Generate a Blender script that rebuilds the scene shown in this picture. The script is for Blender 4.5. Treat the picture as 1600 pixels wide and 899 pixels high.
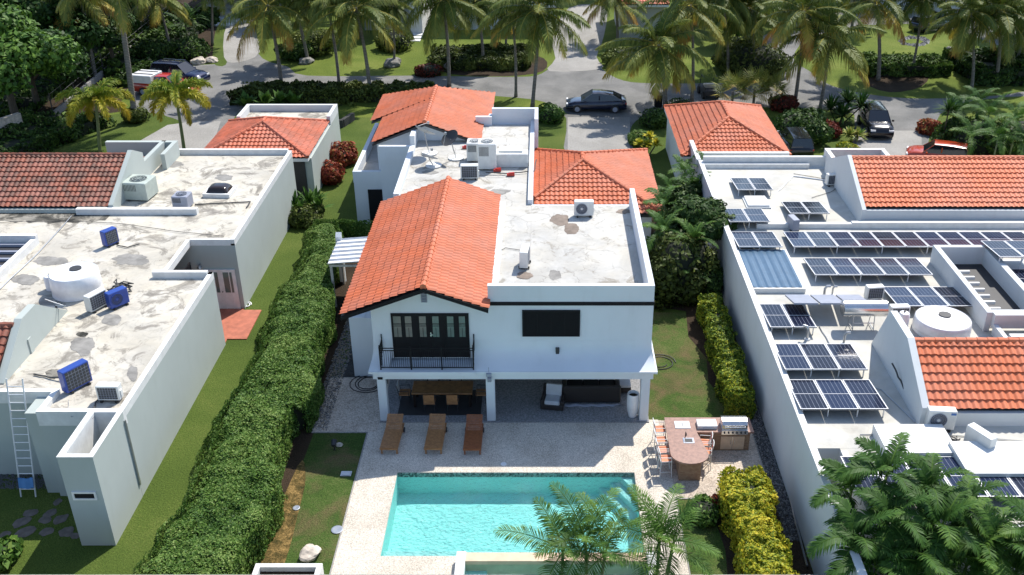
import bpy, bmesh, math, random
import numpy as np
from mathutils import Vector, Matrix, noise
random.seed(7); rng = np.random.default_rng(7)
R = math.radians
for o in list(bpy.data.objects): bpy.data.objects.remove(o)
S = bpy.context.scene; COL = S.collection
# ---------------------------------------------------------------- camera, sky, sun, exposure
FPX, TH, CH = 1550.0, math.atan(822/1550.0), 25.0
cam = bpy.data.cameras.new('camera'); cam.lens = 36*FPX/1600; cam.shift_x = -50/1600; cam.clip_end = 1500
co = bpy.data.objects.new('camera', cam); COL.objects.link(co); co.location = (0, 0, CH); co.rotation_euler = (math.pi/2-TH, 0, 0); S.camera = co
SUN = Vector((.40, .62, 1.0)).normalized(); EL = math.asin(SUN.z); AZ = math.atan2(SUN.x, SUN.y)
w = bpy.data.worlds.new('World'); S.world = w; w.use_nodes = True; nt = w.node_tree; nt.nodes.clear()
sky = nt.nodes.new('ShaderNodeTexSky'); sky.sky_type = 'NISHITA'; sky.sun_disc = False; sky.sun_elevation = EL; sky.sun_rotation = AZ
sky.air_density = 1.0; sky.dust_density = .6
bg = nt.nodes.new('ShaderNodeBackground'); bg.inputs[1].default_value = .15
wo = nt.nodes.new('ShaderNodeOutputWorld'); nt.links.new(sky.outputs[0], bg.inputs[0]); nt.links.new(bg.outputs[0], wo.inputs[0])
sl = bpy.data.lights.new('sun', 'SUN'); sl.energy = 4.2; sl.angle = R(.5); sl.color = (1, .95, .87)
so = bpy.data.objects.new('sun', sl); COL.objects.link(so); so.rotation_euler = SUN.to_track_quat('Z', 'Y').to_euler(); so.location = (20, 40, 60)
S.view_settings.view_transform = 'Standard'; S.view_settings.look = 'None'; S.view_settings.gamma = 1; S.view_settings.exposure = .6
S.render.engine = 'CYCLES'; S.cycles.max_bounces = 6; S.cycles.transparent_max_bounces = 12
# ---------------------------------------------------------------- helpers
_c, _s = math.cos(TH), math.sin(TH)
def _ray(u, v):
    a = (u-850)/FPX; b = (v-450)/FPX
    return a, _c-_s*b, -_s-_c*b
def G(u, v, z=0.0):                       # point at height z
    x, y, q = _ray(u, v); t = (z-CH)/q; return Vector((x*t, y*t, z))
def GY(u, v, Y):                          # point at distance Y
    x, y, q = _ray(u, v); t = Y/y; return Vector((x*t, Y, CH+q*t))
def tag(o, label=None, cat=None, group=None, kind=None):
    if label: o['label'] = label
    if cat: o['category'] = cat
    if group: o['group'] = group
    if kind: o['kind'] = kind
    return o
def thing(name, label, cat, loc=(0, 0, 0), rz=0, group=None, scale=1):
    o = bpy.data.objects.new(name, None); COL.objects.link(o); o.location = loc; o.rotation_euler = (0, 0, rz)
    o.scale = (scale,)*3; o.empty_display_size = .3
    return tag(o, label, cat, group)
KIDS = {}
def setpar(o, p):
    o.parent = p; KIDS.setdefault(p.name, []).append(o)
def copy_tree(o, loc=None, rz=0, label=None, scale=1, par=None, group=None):
    c = o.copy(); COL.objects.link(c)
    if par: setpar(c, par)
    else:
        c.location = loc; c.rotation_euler = (0, 0, rz); c.scale = (scale,)*3 if not hasattr(scale, '__len__') else scale
        if label: c['label'] = label
        if group: c['group'] = group
    for k in KIDS.get(o.name, []): copy_tree(k, par=c)
    return c
def wmat(o):
    m = Matrix.LocRotScale(o.location, o.rotation_euler, o.scale)
    return wmat(o.parent) @ m if o.parent else m
class MB:
    def __init__(s): s.v = []; s.f = []; s.m = []; s.uv = None
    def add(s, vs, fs, m=0):
        n = len(s.v); s.v += [tuple(p) for p in vs]; s.f += [tuple(i+n for i in f) for f in fs]; s.m += [m]*len(fs); return s
    def box(s, x0, x1, y0, y1, z0, z1, m=0):
        return s.add([(x0,y0,z0),(x1,y0,z0),(x1,y1,z0),(x0,y1,z0),(x0,y0,z1),(x1,y0,z1),(x1,y1,z1),(x0,y1,z1)],
                     [(0,3,2,1),(4,5,6,7),(0,1,5,4),(1,2,6,5),(2,3,7,6),(3,0,4,7)], m)
    def bbox(s, x0, x1, y0, y1, z0, z1, b=.02, m=0):            # bevelled box
        A = [(x0+b,y0+b,z0),(x1-b,y0+b,z0),(x1-b,y1-b,z0),(x0+b,y1-b,z0)]
        ring = lambda z, k: [(x0+k,y0,z),(x1-k,y0,z),(x1,y0+k,z),(x1,y1-k,z),(x1-k,y1,z),(x0+k,y1,z),(x0,y1-k,z),(x0,y0+k,z)]
        q = [ring(z0, b), ring(z1-b, b)]
        i = b*.8; top = [(x0+b+i*.3,y0+i,z1),(x1-b-i*.3,y0+i,z1),(x1-i,y0+b+i*.3,z1),(x1-i,y1-b-i*.3,z1),(x1-b-i*.3,y1-i,z1),(x0+b+i*.3,y1-i,z1),(x0+i,y1-b-i*.3,z1),(x0+i,y0+b+i*.3,z1)]
        vs = q[0]+q[1]+top; fs = []
        for k in range(2):
            for j in range(8): fs.append((k*8+j, k*8+(j+1) % 8, k*8+8+(j+1) % 8, k*8+8+j))
        fs.append(tuple(range(16, 24))); fs.append(tuple(range(7, -1, -1)))
        return s.add(vs, fs, m)
    def rbox(s, c, sz, rz=0, rx=0, m=0, ry=0):
        M = Matrix.Translation(Vector(c)) @ Matrix.Rotation(rz, 4, 'Z') @ Matrix.Rotation(ry, 4, 'Y') @ Matrix.Rotation(rx, 4, 'X'); a, b, d = [k/2 for k in sz]
        vs = [M @ Vector(p) for p in [(-a,-b,-d),(a,-b,-d),(a,b,-d),(-a,b,-d),(-a,-b,d),(a,-b,d),(a,b,d),(-a,b,d)]]
        return s.add(vs, [(0,3,2,1),(4,5,6,7),(0,1,5,4),(1,2,6,5),(2,3,7,6),(3,0,4,7)], m)
    def prism(s, poly, z0, z1, m=0):
        n = len(poly); a = sum(poly[i][0]*poly[(i+1) % n][1]-poly[(i+1) % n][0]*poly[i][1] for i in range(n))
        if a < 0: poly = poly[::-1]
        vs = [(p[0],p[1],z0) for p in poly]+[(p[0],p[1],z1) for p in poly]
        return s.add(vs, [tuple(range(n-1,-1,-1)), tuple(range(n, 2*n))]+[(i,(i+1) % n,n+(i+1) % n,n+i) for i in range(n)], m)
    def yprism(s, poly, y0, y1, m=0):                            # poly of (x,z) swept along y
        n = len(poly); vs = [(p[0],y0,p[1]) for p in poly]+[(p[0],y1,p[1]) for p in poly]
        return s.add(vs, [tuple(range(n)), tuple(range(2*n-1,n-1,-1))]+[(i,n+i,n+(i+1) % n,(i+1) % n) for i in range(n)], m)
    def xprism(s, poly, x0, x1, m=0):                            # poly of (y,z) swept along x
        n = len(poly); vs = [(x0,p[0],p[1]) for p in poly]+[(x1,p[0],p[1]) for p in poly]
        return s.add(vs, [tuple(range(n-1,-1,-1)), tuple(range(n,2*n))]+[(i,(i+1) % n,n+(i+1) % n,n+i) for i in range(n)], m)
    def cyl(s, p0, p1, r0, r1=None, n=12, m=0, cap=True):
        return s.tube([p0, p1], [r0, r0 if r1 is None else r1], n, m, cap)
    def tube(s, pts, r, n=6, m=0, cap=True):
        pts = [Vector(p) for p in pts]; rs = r if hasattr(r, '__len__') else [r]*len(pts); base = len(s.v); up = None
        for i, p in enumerate(pts):
            d = (pts[min(i+1, len(pts)-1)]-pts[max(i-1, 0)])
            if d.length < 1e-9: d = Vector((0, 0, 1))
            d.normalize()
            if up is None: up = d.orthogonal().normalized()
            up = (up-d*up.dot(d));
            up = up.normalized() if up.length > 1e-6 else d.orthogonal().normalized()
            w_ = d.cross(up)
            for k in range(n):
                a = 2*math.pi*k/n; s.v.append(tuple(p+(up*math.cos(a)+w_*math.sin(a))*rs[i]))
        for i in range(len(pts)-1):
            for k in range(n):
                a = base+i*n+k; b = base+i*n+(k+1) % n; s.f.append((a, b, b+n, a+n)); s.m.append(m)
        if cap:
            s.f.append(tuple(base+k for k in range(n-1,-1,-1))); s.f.append(tuple(base+(len(pts)-1)*n+k for k in range(n))); s.m += [m, m]
        return s
    def lathe(s, prof, c=(0, 0, 0), n=24, m=0):
        b = len(s.v)
        for r, z in prof:
            for k in range(n):
                a = 2*math.pi*k/n; s.v.append((c[0]+r*math.cos(a), c[1]+r*math.sin(a), c[2]+z))
        for i in range(len(prof)-1):
            for k in range(n):
                a = b+i*n+k; d = b+i*n+(k+1) % n; s.f.append((a, d, d+n, a+n)); s.m.append(m)
        return s
    def build(s, name, mats, par=None, world=True, smooth=False, tint=None):
        me = bpy.data.meshes.new(name)
        if not hasattr(mats, '__len__'): mats = [mats]
        V = s.v
        if par is not None and world:
            L = wmat(par).inverted(); V = [tuple(L @ Vector(p)) for p in V]
        me.from_pydata(V, [], s.f)
        for m in mats: me.materials.append(m)
        if len(mats) > 1: me.polygons.foreach_set('material_index', s.m)
        if smooth: me.polygons.foreach_set('use_smooth', [True]*len(me.polygons)); 
        if smooth and smooth != 'all':
            me.set_sharp_from_angle(angle=R(40))
        if tint is not None:
            at = me.attributes.new('tint', 'FLOAT', 'FACE'); at.data.foreach_set('value', tint)
        me.update(); o = bpy.data.objects.new(name, me); COL.objects.link(o)
        if par is not None: setpar(o, par)
        return o
def struct(name, mb, mat, **k):
    return tag(mb.build(name, mat, **k), kind='structure')
# ---------------------------------------------------------------- materials
def newmat(name):
    m = bpy.data.materials.new(name); m.use_nodes = True; t = m.node_tree; t.nodes.clear()
    o = t.nodes.new('ShaderNodeOutputMaterial'); b = t.nodes.new('ShaderNodeBsdfPrincipled'); t.links.new(b.outputs[0], o.inputs[0]); return m, t, b
def pos(t, obj=False):
    if obj: return t.nodes.new('ShaderNodeTexCoord').outputs['Object']
    return t.nodes.new('ShaderNodeNewGeometry').outputs['Position']
def noi(t, vec, sc, det=4, rough=.6, dist=0):
    n = t.nodes.new('ShaderNodeTexNoise'); n.inputs['Scale'].default_value = sc; n.inputs['Detail'].default_value = det
    n.inputs['Roughness'].default_value = rough; n.inputs['Distortion'].default_value = dist
    if vec: t.links.new(vec, n.inputs['Vector'])
    return n.outputs[0]
def ramp(t, fac, stops):
    r = t.nodes.new('ShaderNodeValToRGB'); e = r.color_ramp.elements
    while len(e) < len(stops): e.new(.5)
    for i, (p, c) in enumerate(stops): e[i].position = p; e[i].color = (c, c, c, 1) if not hasattr(c, '__len__') else (*c, 1)
    t.links.new(fac, r.inputs[0]); return r.outputs[0]
def mix(t, fac, a, b, mode='MIX'):
    n = t.nodes.new('ShaderNodeMix'); n.data_type = 'RGBA'; n.blend_type = mode
    for i, x in ((0, fac), (6, a), (7, b)):
        if isinstance(x, (int, float)): n.inputs[i].default_value = x if i == 0 else (x, x, x, 1)
        elif isinstance(x, tuple): n.inputs[i].default_value = (*x, 1)
        else: t.links.new(x, n.inputs[i])
    return n.outputs[2]
def mth(t, op, a, b=0.0):
    n = t.nodes.new('ShaderNodeMath'); n.operation = op
    for i, x in enumerate((a, b)):
        if isinstance(x, (int, float)): n.inputs[i].default_value = x
        else: t.links.new(x, n.inputs[i])
    return n.outputs[0]
def bump(t, b, h, st=.3, d=.02):
    n = t.nodes.new('ShaderNodeBump'); n.inputs['Strength'].default_value = st; n.inputs['Distance'].default_value = d
    t.links.new(h, n.inputs['Height']); t.links.new(n.outputs[0], b.inputs['Normal'])
def col(t, b, c):
    if isinstance(c, tuple): b.inputs['Base Color'].default_value = (*c, 1)
    else: t.links.new(c, b.inputs['Base Color'])
def plain(name, c, rough=.6, metal=0, var=.12, sc=3, spec=.5):
    m, t, b = newmat(name); b.inputs['Roughness'].default_value = rough; b.inputs['Metallic'].default_value = metal; b.inputs['Specular IOR Level'].default_value = spec
    n = noi(t, pos(t, True), sc, 5); k = 1-var; col(t, b, mix(t, ramp(t, n, [(.3, 0), (.7, 1)]), tuple(x*k for x in c), tuple(min(1, x*(1+var*.5)) for x in c))); return m
def stucco(name, c, grime=(.3, .3, .25), amt=.35):
    m, t, b = newmat(name); b.inputs['Roughness'].default_value = .9; b.inputs['Specular IOR Level'].default_value = .2; p = pos(t)
    mp = t.nodes.new('ShaderNodeMapping'); mp.inputs['Scale'].default_value = (1.6, 1.6, .35); t.links.new(p, mp.inputs[0])
    streak = ramp(t, noi(t, mp.outputs[0], 1.3, 6, .65), [(.52, 0), (.8, amt)]); big = ramp(t, noi(t, p, .35, 3), [(.35, .93), (.65, 1.0)])
    c1 = mix(t, streak, c, tuple(a*.6+g*.4 for a, g in zip(c, grime))); col(t, b, mix(t, 1.0, c1, big, 'MULTIPLY')); bump(t, b, noi(t, p, 40, 3), .25, .01); return m
def roofcoat(name, c, stain, thr=.55, crack=.6, seed=0, cracks=True):
    m, t, b = newmat(name); b.inputs['Roughness'].default_value = .85; b.inputs['Specular IOR Level'].default_value = .2
    mp = t.nodes.new('ShaderNodeMapping'); mp.inputs['Location'].default_value = (seed, seed*2, 0); t.links.new(pos(t), mp.inputs[0]); p = mp.outputs[0]
    s1 = ramp(t, noi(t, p, .7, 10, .72, .9), [(thr, 0), (thr+.05, .6), (thr+.16, 1)])
    s2 = ramp(t, noi(t, p, 1.9, 7, .7, .8), [(thr+.03, 0), (thr+.12, .55)])
    tone = mix(t, ramp(t, noi(t, p, .9, 4), [(.35, 0), (.65, 1)]), c, tuple(x*y for x, y in zip(c, (.93, .9, .84))))
    st = mix(t, noi(t, p, 3, 5), stain, tuple(min(1, x*2.1) for x in stain))
    broad = ramp(t, noi(t, p, .28, 6, .7, .5), [(.44, 0), (.62, .6)]); tone = mix(t, broad, tone, tuple(x*.62 for x in c))
    cc = mix(t, s1, mix(t, s2, tone, tuple(x*.6 for x in c)), st)
    if cracks:
        dv = t.nodes.new('ShaderNodeVectorMath'); dv.operation = 'ADD'; t.links.new(p, dv.inputs[0])
        nz = t.nodes.new('ShaderNodeTexNoise'); nz.inputs['Scale'].default_value = 1.3; nz.inputs['Detail'].default_value = 6; t.links.new(p, nz.inputs[0])
        ms = t.nodes.new('ShaderNodeVectorMath'); ms.operation = 'SCALE'; ms.inputs['Scale'].default_value = 1.1; t.links.new(nz.outputs[1], ms.inputs[0]); t.links.new(ms.outputs[0], dv.inputs[1])
        vo = t.nodes.new('ShaderNodeTexVoronoi'); vo.feature = 'DISTANCE_TO_EDGE'; vo.inputs['Scale'].default_value = .75; t.links.new(dv.outputs[0], vo.inputs['Vector'])
        ck = mth(t, 'MULTIPLY', ramp(t, vo.outputs[0], [(.0, crack), (.026, 0)]), ramp(t, noi(t, p, .5, 3), [(.42, 0), (.6, 1)]))
        cc = mix(t, ck, cc, (.13, .12, .1))
    col(t, b, cc); bump(t, b, noi(t, p, 12, 4), .25, .01); return m
def tilemat(name, c, dirty=0.0, fade=0.0):
    m, t, b = newmat(name); b.inputs['Roughness'].default_value = .62; b.inputs['Specular IOR Level'].default_value = .3
    uv = t.nodes.new('ShaderNodeUVMap').outputs[0]
    fl = t.nodes.new('ShaderNodeVectorMath'); fl.operation = 'FLOOR'; t.links.new(uv, fl.inputs[0])
    wn = t.nodes.new('ShaderNodeTexWhiteNoise'); wn.noise_dimensions = '2D'; t.links.new(fl.outputs[0], wn.inputs['Vector'])
    c1 = mix(t, wn.outputs[0], tuple(x*.84 for x in c), tuple(min(1, x*1.14) for x in c))
    p = pos(t)
    c1 = mix(t, ramp(t, noi(t, p, .5, 5), [(.4, 0), (.7, .25+fade)]), c1, tuple(min(1, x*.6+.22) for x in c))
    if dirty:
        d = ramp(t, mth(t, 'ADD', mth(t, 'MULTIPLY', wn.outputs[0], .22), noi(t, p, 1.1, 8, .75)), [(.5, 0), (.72, dirty)])
        c1 = mix(t, d, c1, (.07, .045, .035))
    col(t, b, c1); bump(t, b, noi(t, p, 30, 3), .15, .01); return m
def groundmat(name, stops, sc=.5, fine=18, bst=.6, rough=.95, patch=None):
    m, t, b = newmat(name); b.inputs['Roughness'].default_value = rough; b.inputs['Specular IOR Level'].default_value = .15; p = pos(t)
    f = mth(t, 'ADD', mth(t, 'MULTIPLY', noi(t, p, sc, 5, .6, .4), .6), mth(t, 'MULTIPLY', noi(t, p, fine, 4, .7), .4))
    c = ramp(t, f, stops)
    if patch:
        c = mix(t, ramp(t, noi(t, p, patch[1], 5, .65, .5), [(patch[2]-.04, 0), (patch[2]+.2, .9)]), c, patch[0])
    fn = ramp(t, noi(t, p, fine*2.2, 2), [(.3, .55), (.7, 1.25)]); c = mix(t, 1.0, c, fn, 'MULTIPLY')
    col(t, b, c); bump(t, b, noi(t, p, fine*1.5, 3), bst, .05); return m
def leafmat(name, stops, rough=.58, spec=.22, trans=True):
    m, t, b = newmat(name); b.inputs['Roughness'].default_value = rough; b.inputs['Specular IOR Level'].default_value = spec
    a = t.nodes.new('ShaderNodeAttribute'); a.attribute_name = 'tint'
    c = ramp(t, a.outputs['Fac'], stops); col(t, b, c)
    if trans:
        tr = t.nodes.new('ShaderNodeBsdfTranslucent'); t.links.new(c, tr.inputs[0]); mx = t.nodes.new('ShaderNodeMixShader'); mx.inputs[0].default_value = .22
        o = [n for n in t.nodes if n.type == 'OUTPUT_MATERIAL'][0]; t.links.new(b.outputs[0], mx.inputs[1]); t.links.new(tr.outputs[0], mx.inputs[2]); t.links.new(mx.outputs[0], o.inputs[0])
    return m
M = {}
M['white'] = stucco('white stucco', (.66, .69, .72), amt=.26)
M['white2'] = stucco('white neighbour stucco', (.62, .64, .64), amt=.3)
M['sage'] = stucco('pale sage stucco', (.41, .45, .425), (.25, .27, .2), .3)
M['coping'] = plain('white coping', (.68, .68, .66), .7, var=.12)
M['roofA'] = roofcoat('weathered white roof coating', (.52, .51, .48), (.15, .135, .11), .55, .5, 3)
M['roofB'] = roofcoat('worn cream roof coating', (.55, .52, .455), (.11, .10, .085), .515, .3, 11)
M['roofC'] = roofcoat('clean white roof coating', (.55, .54, .50), (.26, .24, .21), .62, .1, 5, False)
M['tileA'] = tilemat('orange barrel tiles', (.58, .145, .058), .3, .0)
M['tileB'] = tilemat('weathered red barrel tiles', (.30, .085, .045), .8)
M['tileG'] = tilemat('stained orange barrel tiles', (.60, .15, .072), .45)
M['tileC'] = tilemat('bright orange barrel tiles', (.68, .185, .08), .2, .0)
M['black'] = plain('black paint', (.012, .012, .014), .6, spec=.15)
M['dark'] = plain('dark charcoal', (.03, .03, .033), .6)
M['darkwood'] = plain('dark stained wood', (.018, .012, .01), .6, spec=.2)
M['glass'] = plain('window glass', (.10, .14, .13), .08)
M['curtain'] = plain('pale curtain behind glass', (.13, .15, .135), .12)
M['metal'] = plain('galvanised metal', (.45, .46, .47), .35, .8)
M['steel'] = plain('brushed stainless steel', (.62, .62, .62), .25, .9)
M['alu'] = plain('white aluminium', (.72, .72, .72), .4, .1)
M['acw'] = plain('beige white enamel', (.68, .68, .65), .45)
M['acg'] = plain('grey green enamel', (.42, .47, .42), .5)
M['acb'] = plain('blue painted steel', (.02, .06, .30), .35)
M['acgrey'] = plain('grey blue enamel', (.28, .30, .36), .5)
M['grille'] = plain('dark coil grille', (.05, .055, .06), .5)
M['plastic'] = plain('white plastic', (.80, .80, .80), .35)
M['rubber'] = plain('black rubber', (.02, .02, .02), .6)
M['cable'] = plain('dark cable', (.05, .05, .05), .6)
M['teak'] = plain('oiled teak', (.40, .19, .075), .5, var=.35, sc=9)
M['teak2'] = plain('reddish teak', (.30, .10, .035), .5, var=.35, sc=9)
M['wood'] = plain('grained table wood', (.27, .13, .045), .4, var=.45, sc=5)
M['fabric'] = plain('pale grey fabric', (.50, .52, .55), .9)
M['wicker'] = plain('dark wicker', (.02, .016, .015), .6)
M['terracotta'] = plain('terracotta pavers', (.42, .13, .075), .7, var=.3)
M['sling'] = plain('terracotta sling fabric', (.62, .24, .13), .8)
M['cream'] = plain('cream powder coat', (.62, .55, .46), .5)
M['counter'] = plain('brown stone countertop', (.30, .165, .12), .4, var=.35, sc=6)
M['rock'] = plain('grey rock', (.22, .21, .19), .9, var=.5, sc=4)
M['whiterock'] = plain('pale coral rock', (.55, .48, .40), .9, var=.4, sc=4)
M['red'] = plain('red paint', (.45, .03, .02), .25)
M['trunk'] = plain('grey palm bark', (.21, .19, .165), .9, var=.4, sc=6)
M['bark'] = plain('brown bark', (.09, .07, .05), .9, var=.4, sc=4)
M['green_stem'] = plain('green palm stem', (.17, .19, .08), .6, var=.3)
M['rachis'] = plain('yellow green frond stalk', (.33, .33, .12), .5, var=.2)
M['core'] = plain('shaded foliage core', (.015, .02, .01), .95)  # near-black, shade inside the foliage is put into the colour
M['concrete'] = groundmat('concrete', [(.3, (.24, .23, .21)), (.7, (.40, .385, .36))], .3, 12, .3)
M['asphalt'] = groundmat('worn asphalt', [(.32, (.12, .12, .117)), (.5, (.19, .188, .18)), (.68, (.28, .272, .26))], .35, 14, .3)
M['grass'] = groundmat('lawn', [(.3, (.042, .072, .012)), (.5, (.075, .112, .02)), (.7, (.135, .16, .038))], .22, 9, 1.0)
M['grassfar'] = groundmat('drier lawn', [(.3, (.055, .085, .012)), (.5, (.11, .15, .022)), (.7, (.20, .22, .05))], .22, 7, 1.0)  # paler green because the far lawns are drier
M['grassdry'] = groundmat('patchy lawn', [(.3, (.028, .06, .012)), (.5, (.058, .10, .02)), (.7, (.13, .14, .05))], .5, 9, 1.0, patch=((.15, .105, .055), .55, .50))
M['soil'] = groundmat('dark soil', [(.3, (.025, .018, .012)), (.7, (.07, .048, .03))], .8, 14, 1.0)
M['litter'] = groundmat('leaf litter', [(.38, (.04, .04, .012)), (.5, (.13, .09, .03)), (.62, (.34, .22, .08))], 2.5, 13, 1.0)
M['travertine'] = groundmat('travertine paving', [(.3, (.42, .365, .295)), (.5, (.60, .54, .455)), (.7, (.70, .645, .56))], .5, 11, .3, .8)
M['travertine2'] = groundmat('stained travertine paving', [(.3, (.30, .24, .19)), (.48, (.52, .44, .36)), (.7, (.66, .58, .49))], 1.0, 8, .3, .8)
M['slate'] = groundmat('dark slabs', [(.3, (.03, .03, .03)), (.7, (.09, .09, .085))], .8, 8, .4)
M['tilefloor'] = groundmat('grey floor tile', [(.3, (.22, .22, .225)), (.7, (.31, .31, .315))], .4, 6, .1, .5)
M['bluesheet'] = plain('blue translucent sheet', (.07, .13, .20), .3)
M['towel'] = plain('blue cloth', (.10, .25, .50), .9)
M['siding'] = stucco('far grey stucco', (.40, .42, .42))
# ---------------------------------------------------------------- tiled roof planes (real corrugated, stepped tiles)
def tiles(poly, name, mat, par, wave=.27, course=.37, amp=.065, seg=6):
    P = [Vector(p) for p in poly]; s = (P[1]-P[0]).normalized(); n = s.cross(P[2]-P[0]).normalized()
    if n.z < 0: n = -n
    t = n.cross(s).normalized()
    if t.z < 0: t = -t
    O = P[0]; st = [((p-O).dot(s), (p-O).dot(t)) for p in P]
    s0 = min(a for a, b in st); s1 = max(a for a, b in st); t0 = min(b for a, b in st); t1 = max(b for a, b in st)
    ns = int(math.ceil((s1-s0)/wave*seg)); nc = int(math.ceil((t1-t0)/course)); rr = random.Random(hash(round(s1*100)))
    bm = bmesh.new(); uvl = bm.loops.layers.uv.new('UVMap')
    jit = {}
    rows = []
    for c in range(nc):
        rows += [(c, 0.0, t0+c*course), (c, 1.0, t0+(c+1)*course)]
    V = []
    for (c, k, tt) in rows:
        r_ = []
        for i in range(ns+1):
            ss = s0+i*wave/seg; wi = int(math.floor((ss-s0)/wave+1e-6)); ph = (ss-s0)/wave*2*math.pi
            j = jit.setdefault((c, wi), rr.uniform(-.014, .014))
            h = amp*(.5-.5*math.cos(ph))**.8 + (.055*(1-k)) + .012
            r_.append(bm.verts.new(O+s*ss+t*(tt+(j if k == 0 else 0)-(.02 if k == 0 else 0))+n*h))
        V.append(r_)
    for a in range(len(V)-1):
        c = rows[a][0]; A0, A1 = V[a], V[a+1]
        if a % 2: A0 = [bm.verts.new(x.co) for x in A0]; A1 = [bm.verts.new(x.co) for x in A1]
        for i in range(ns):
            f = bm.faces.new((A0[i], A0[i+1], A1[i+1], A1[i])); f.smooth = (a % 2 == 0)
            cc = (rows[a+1][0] if a % 2 else c)+.5; ww = i//seg+.5
            for l in f.loops: l[uvl].uv = (ww, cc)
    cen = sum(P, Vector())/len(P)
    for i in range(len(P)):
        a, b = P[i], P[(i+1) % len(P)]; pn = (b-a).cross(n).normalized()
        if (cen-a).dot(pn) > 0: pn = -pn
        bmesh.ops.bisect_plane(bm, geom=bm.verts[:]+bm.edges[:]+bm.faces[:], dist=1e-5, plane_co=a+pn*(.03 if i == 0 else .0), plane_no=pn, clear_outer=True)
    if par is not None:
        bm.transform(wmat(par).inverted())
    me = bpy.data.meshes.new(name); bm.to_mesh(me); bm.free(); me.materials.append(mat)
    o = bpy.data.objects.new(name, me); COL.objects.link(o)
    if par is not None: setpar(o, par)
    return o
def ridge(pts, mat, par, r=.13, up=.06):
    """chain of overlapping cap tiles along a ridge or hip"""
    mb = MB()
    for a, b in zip(pts[:-1], pts[1:]):
        a, b = Vector(a), Vector(b); L = (b-a).length; k = max(1, int(L/.40))
        for i in range(k):
            p = a+(b-a)*(i/k)+Vector((0, 0, up)); q = a+(b-a)*((i+1.12)/k)+Vector((0, 0, up))
            mb.cyl(p, q, r*1.08, r*.9, 8)
    me = mb.build('ridge_cap', mat, par, smooth=True)
    uv = me.data.uv_layers.new(name='UVMap')
    for p_ in me.data.polygons:
        for l in p_.loop_indices: uv.data[l].uv = (p_.index//10*1.0+.5, .5)
    return me
def smoothpoly(pts, n=5):
    out = []; N = len(pts)
    for i in range(N):
        p0, p1, p2, p3 = [Vector(pts[(i+k-1) % N][:2]) for k in range(4)]
        for j in range(n):
            t = j/n; out.append(.5*((2*p1)+(-p0+p2)*t+(2*p0-5*p1+4*p2-p3)*t*t+(-p0+3*p1-3*p2+p3)*t**3))
    return out
def sheet(name, pts, z, mat, smooth=0, px=True, label=None, cat=None, kind='structure'):
    q = [G(*p)[:2] for p in pts] if px else pts
    if smooth: q = smoothpoly(q, smooth)
    bm = bmesh.new(); f = bm.faces.new([bm.verts.new((p[0], p[1], z)) for p in q])
    if f.calc_area() > 0: f.normal_update()
    if f.normal.z < 0: f.normal_flip()
    bmesh.ops.triangulate(bm, faces=bm.faces[:]); me = bpy.data.meshes.new(name); bm.to_mesh(me); bm.free(); me.materials.append(mat)
    o = bpy.data.objects.new(name, me); COL.objects.link(o); return tag(o, label, cat, kind=kind)
# ---------------------------------------------------------------- ground
X0, X1, Y0, Y1 = -5.83, 3.6, 26.72, 31.42                     # pool
SX0, SX1, SY0, SY1 = -2.75, 3.6, 22.6, 26.1                   # spa
g = MB()
for a, b, c, d in [(-600, 600, 31.42, 900), (-600, 600, -200, 22.6), (-600, X0, 22.6, 31.42), (X1, 600, 22.6, 31.42)]:
    g.add([(a, c, 0), (b, c, 0), (b, d, 0), (a, d, 0)], [(0, 1, 2, 3)])
g.add([(X0, 22.6, 0), (SX0, 22.6, 0), (SX0, 26.72, 0), (X0, 26.72, 0)], [(0, 1, 2, 3)])
struct('ground', g, M['grass'])
sheet('lawn', [(-90, 76), (90, 76), (90, 150), (-90, 150)], .002, M['grassfar'], px=False)
sheet('lawn', [(-9.75, 23), (-7.2, 23), (-7.2, 34.1), (-9.9, 34.1)], .004, M['grassdry'], px=False)
sheet('lawn', [(4.4, 34.6), (8.2, 34.6), (8.2, 44.4), (4.4, 44.4)], .004, M['grassdry'], px=False)
sheet('lawn', [(5.0, 23), (9.3, 23), (9.3, 29.9), (5.0, 29.9)], .004, M['grassdry'], px=False)
sheet('leaf_litter', [(-10.1, 24.2), (-9.4, 24.2), (-9.15, 26.5), (-9.25, 29.0), (-9.4, 31.0), (-9.9, 31.8)], .010, M['litter'], 4, px=False)
sheet('soil_bed', [(-13.5, 24), (-9.9, 24), (-9.7, 34), (-9.9, 44), (-10.3, 52), (-13.5, 52)], .008, M['soil'], px=False)
sheet('soil_bed', [(7.3, 44.5), (7.1, 42), (7.7, 40), (7.5, 38), (8.0, 36), (7.9, 34.9), (9.38, 34.9), (9.38, 60), (4.6, 60), (4.6, 45.5)], .008, M['soil'], px=False)
sheet('soil_bed', [(6.1, 23), (9.38, 23), (9.38, 29.84), (6.3, 29.84), (6.5, 27)], .008, M['soil'], 0, px=False)
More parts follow.
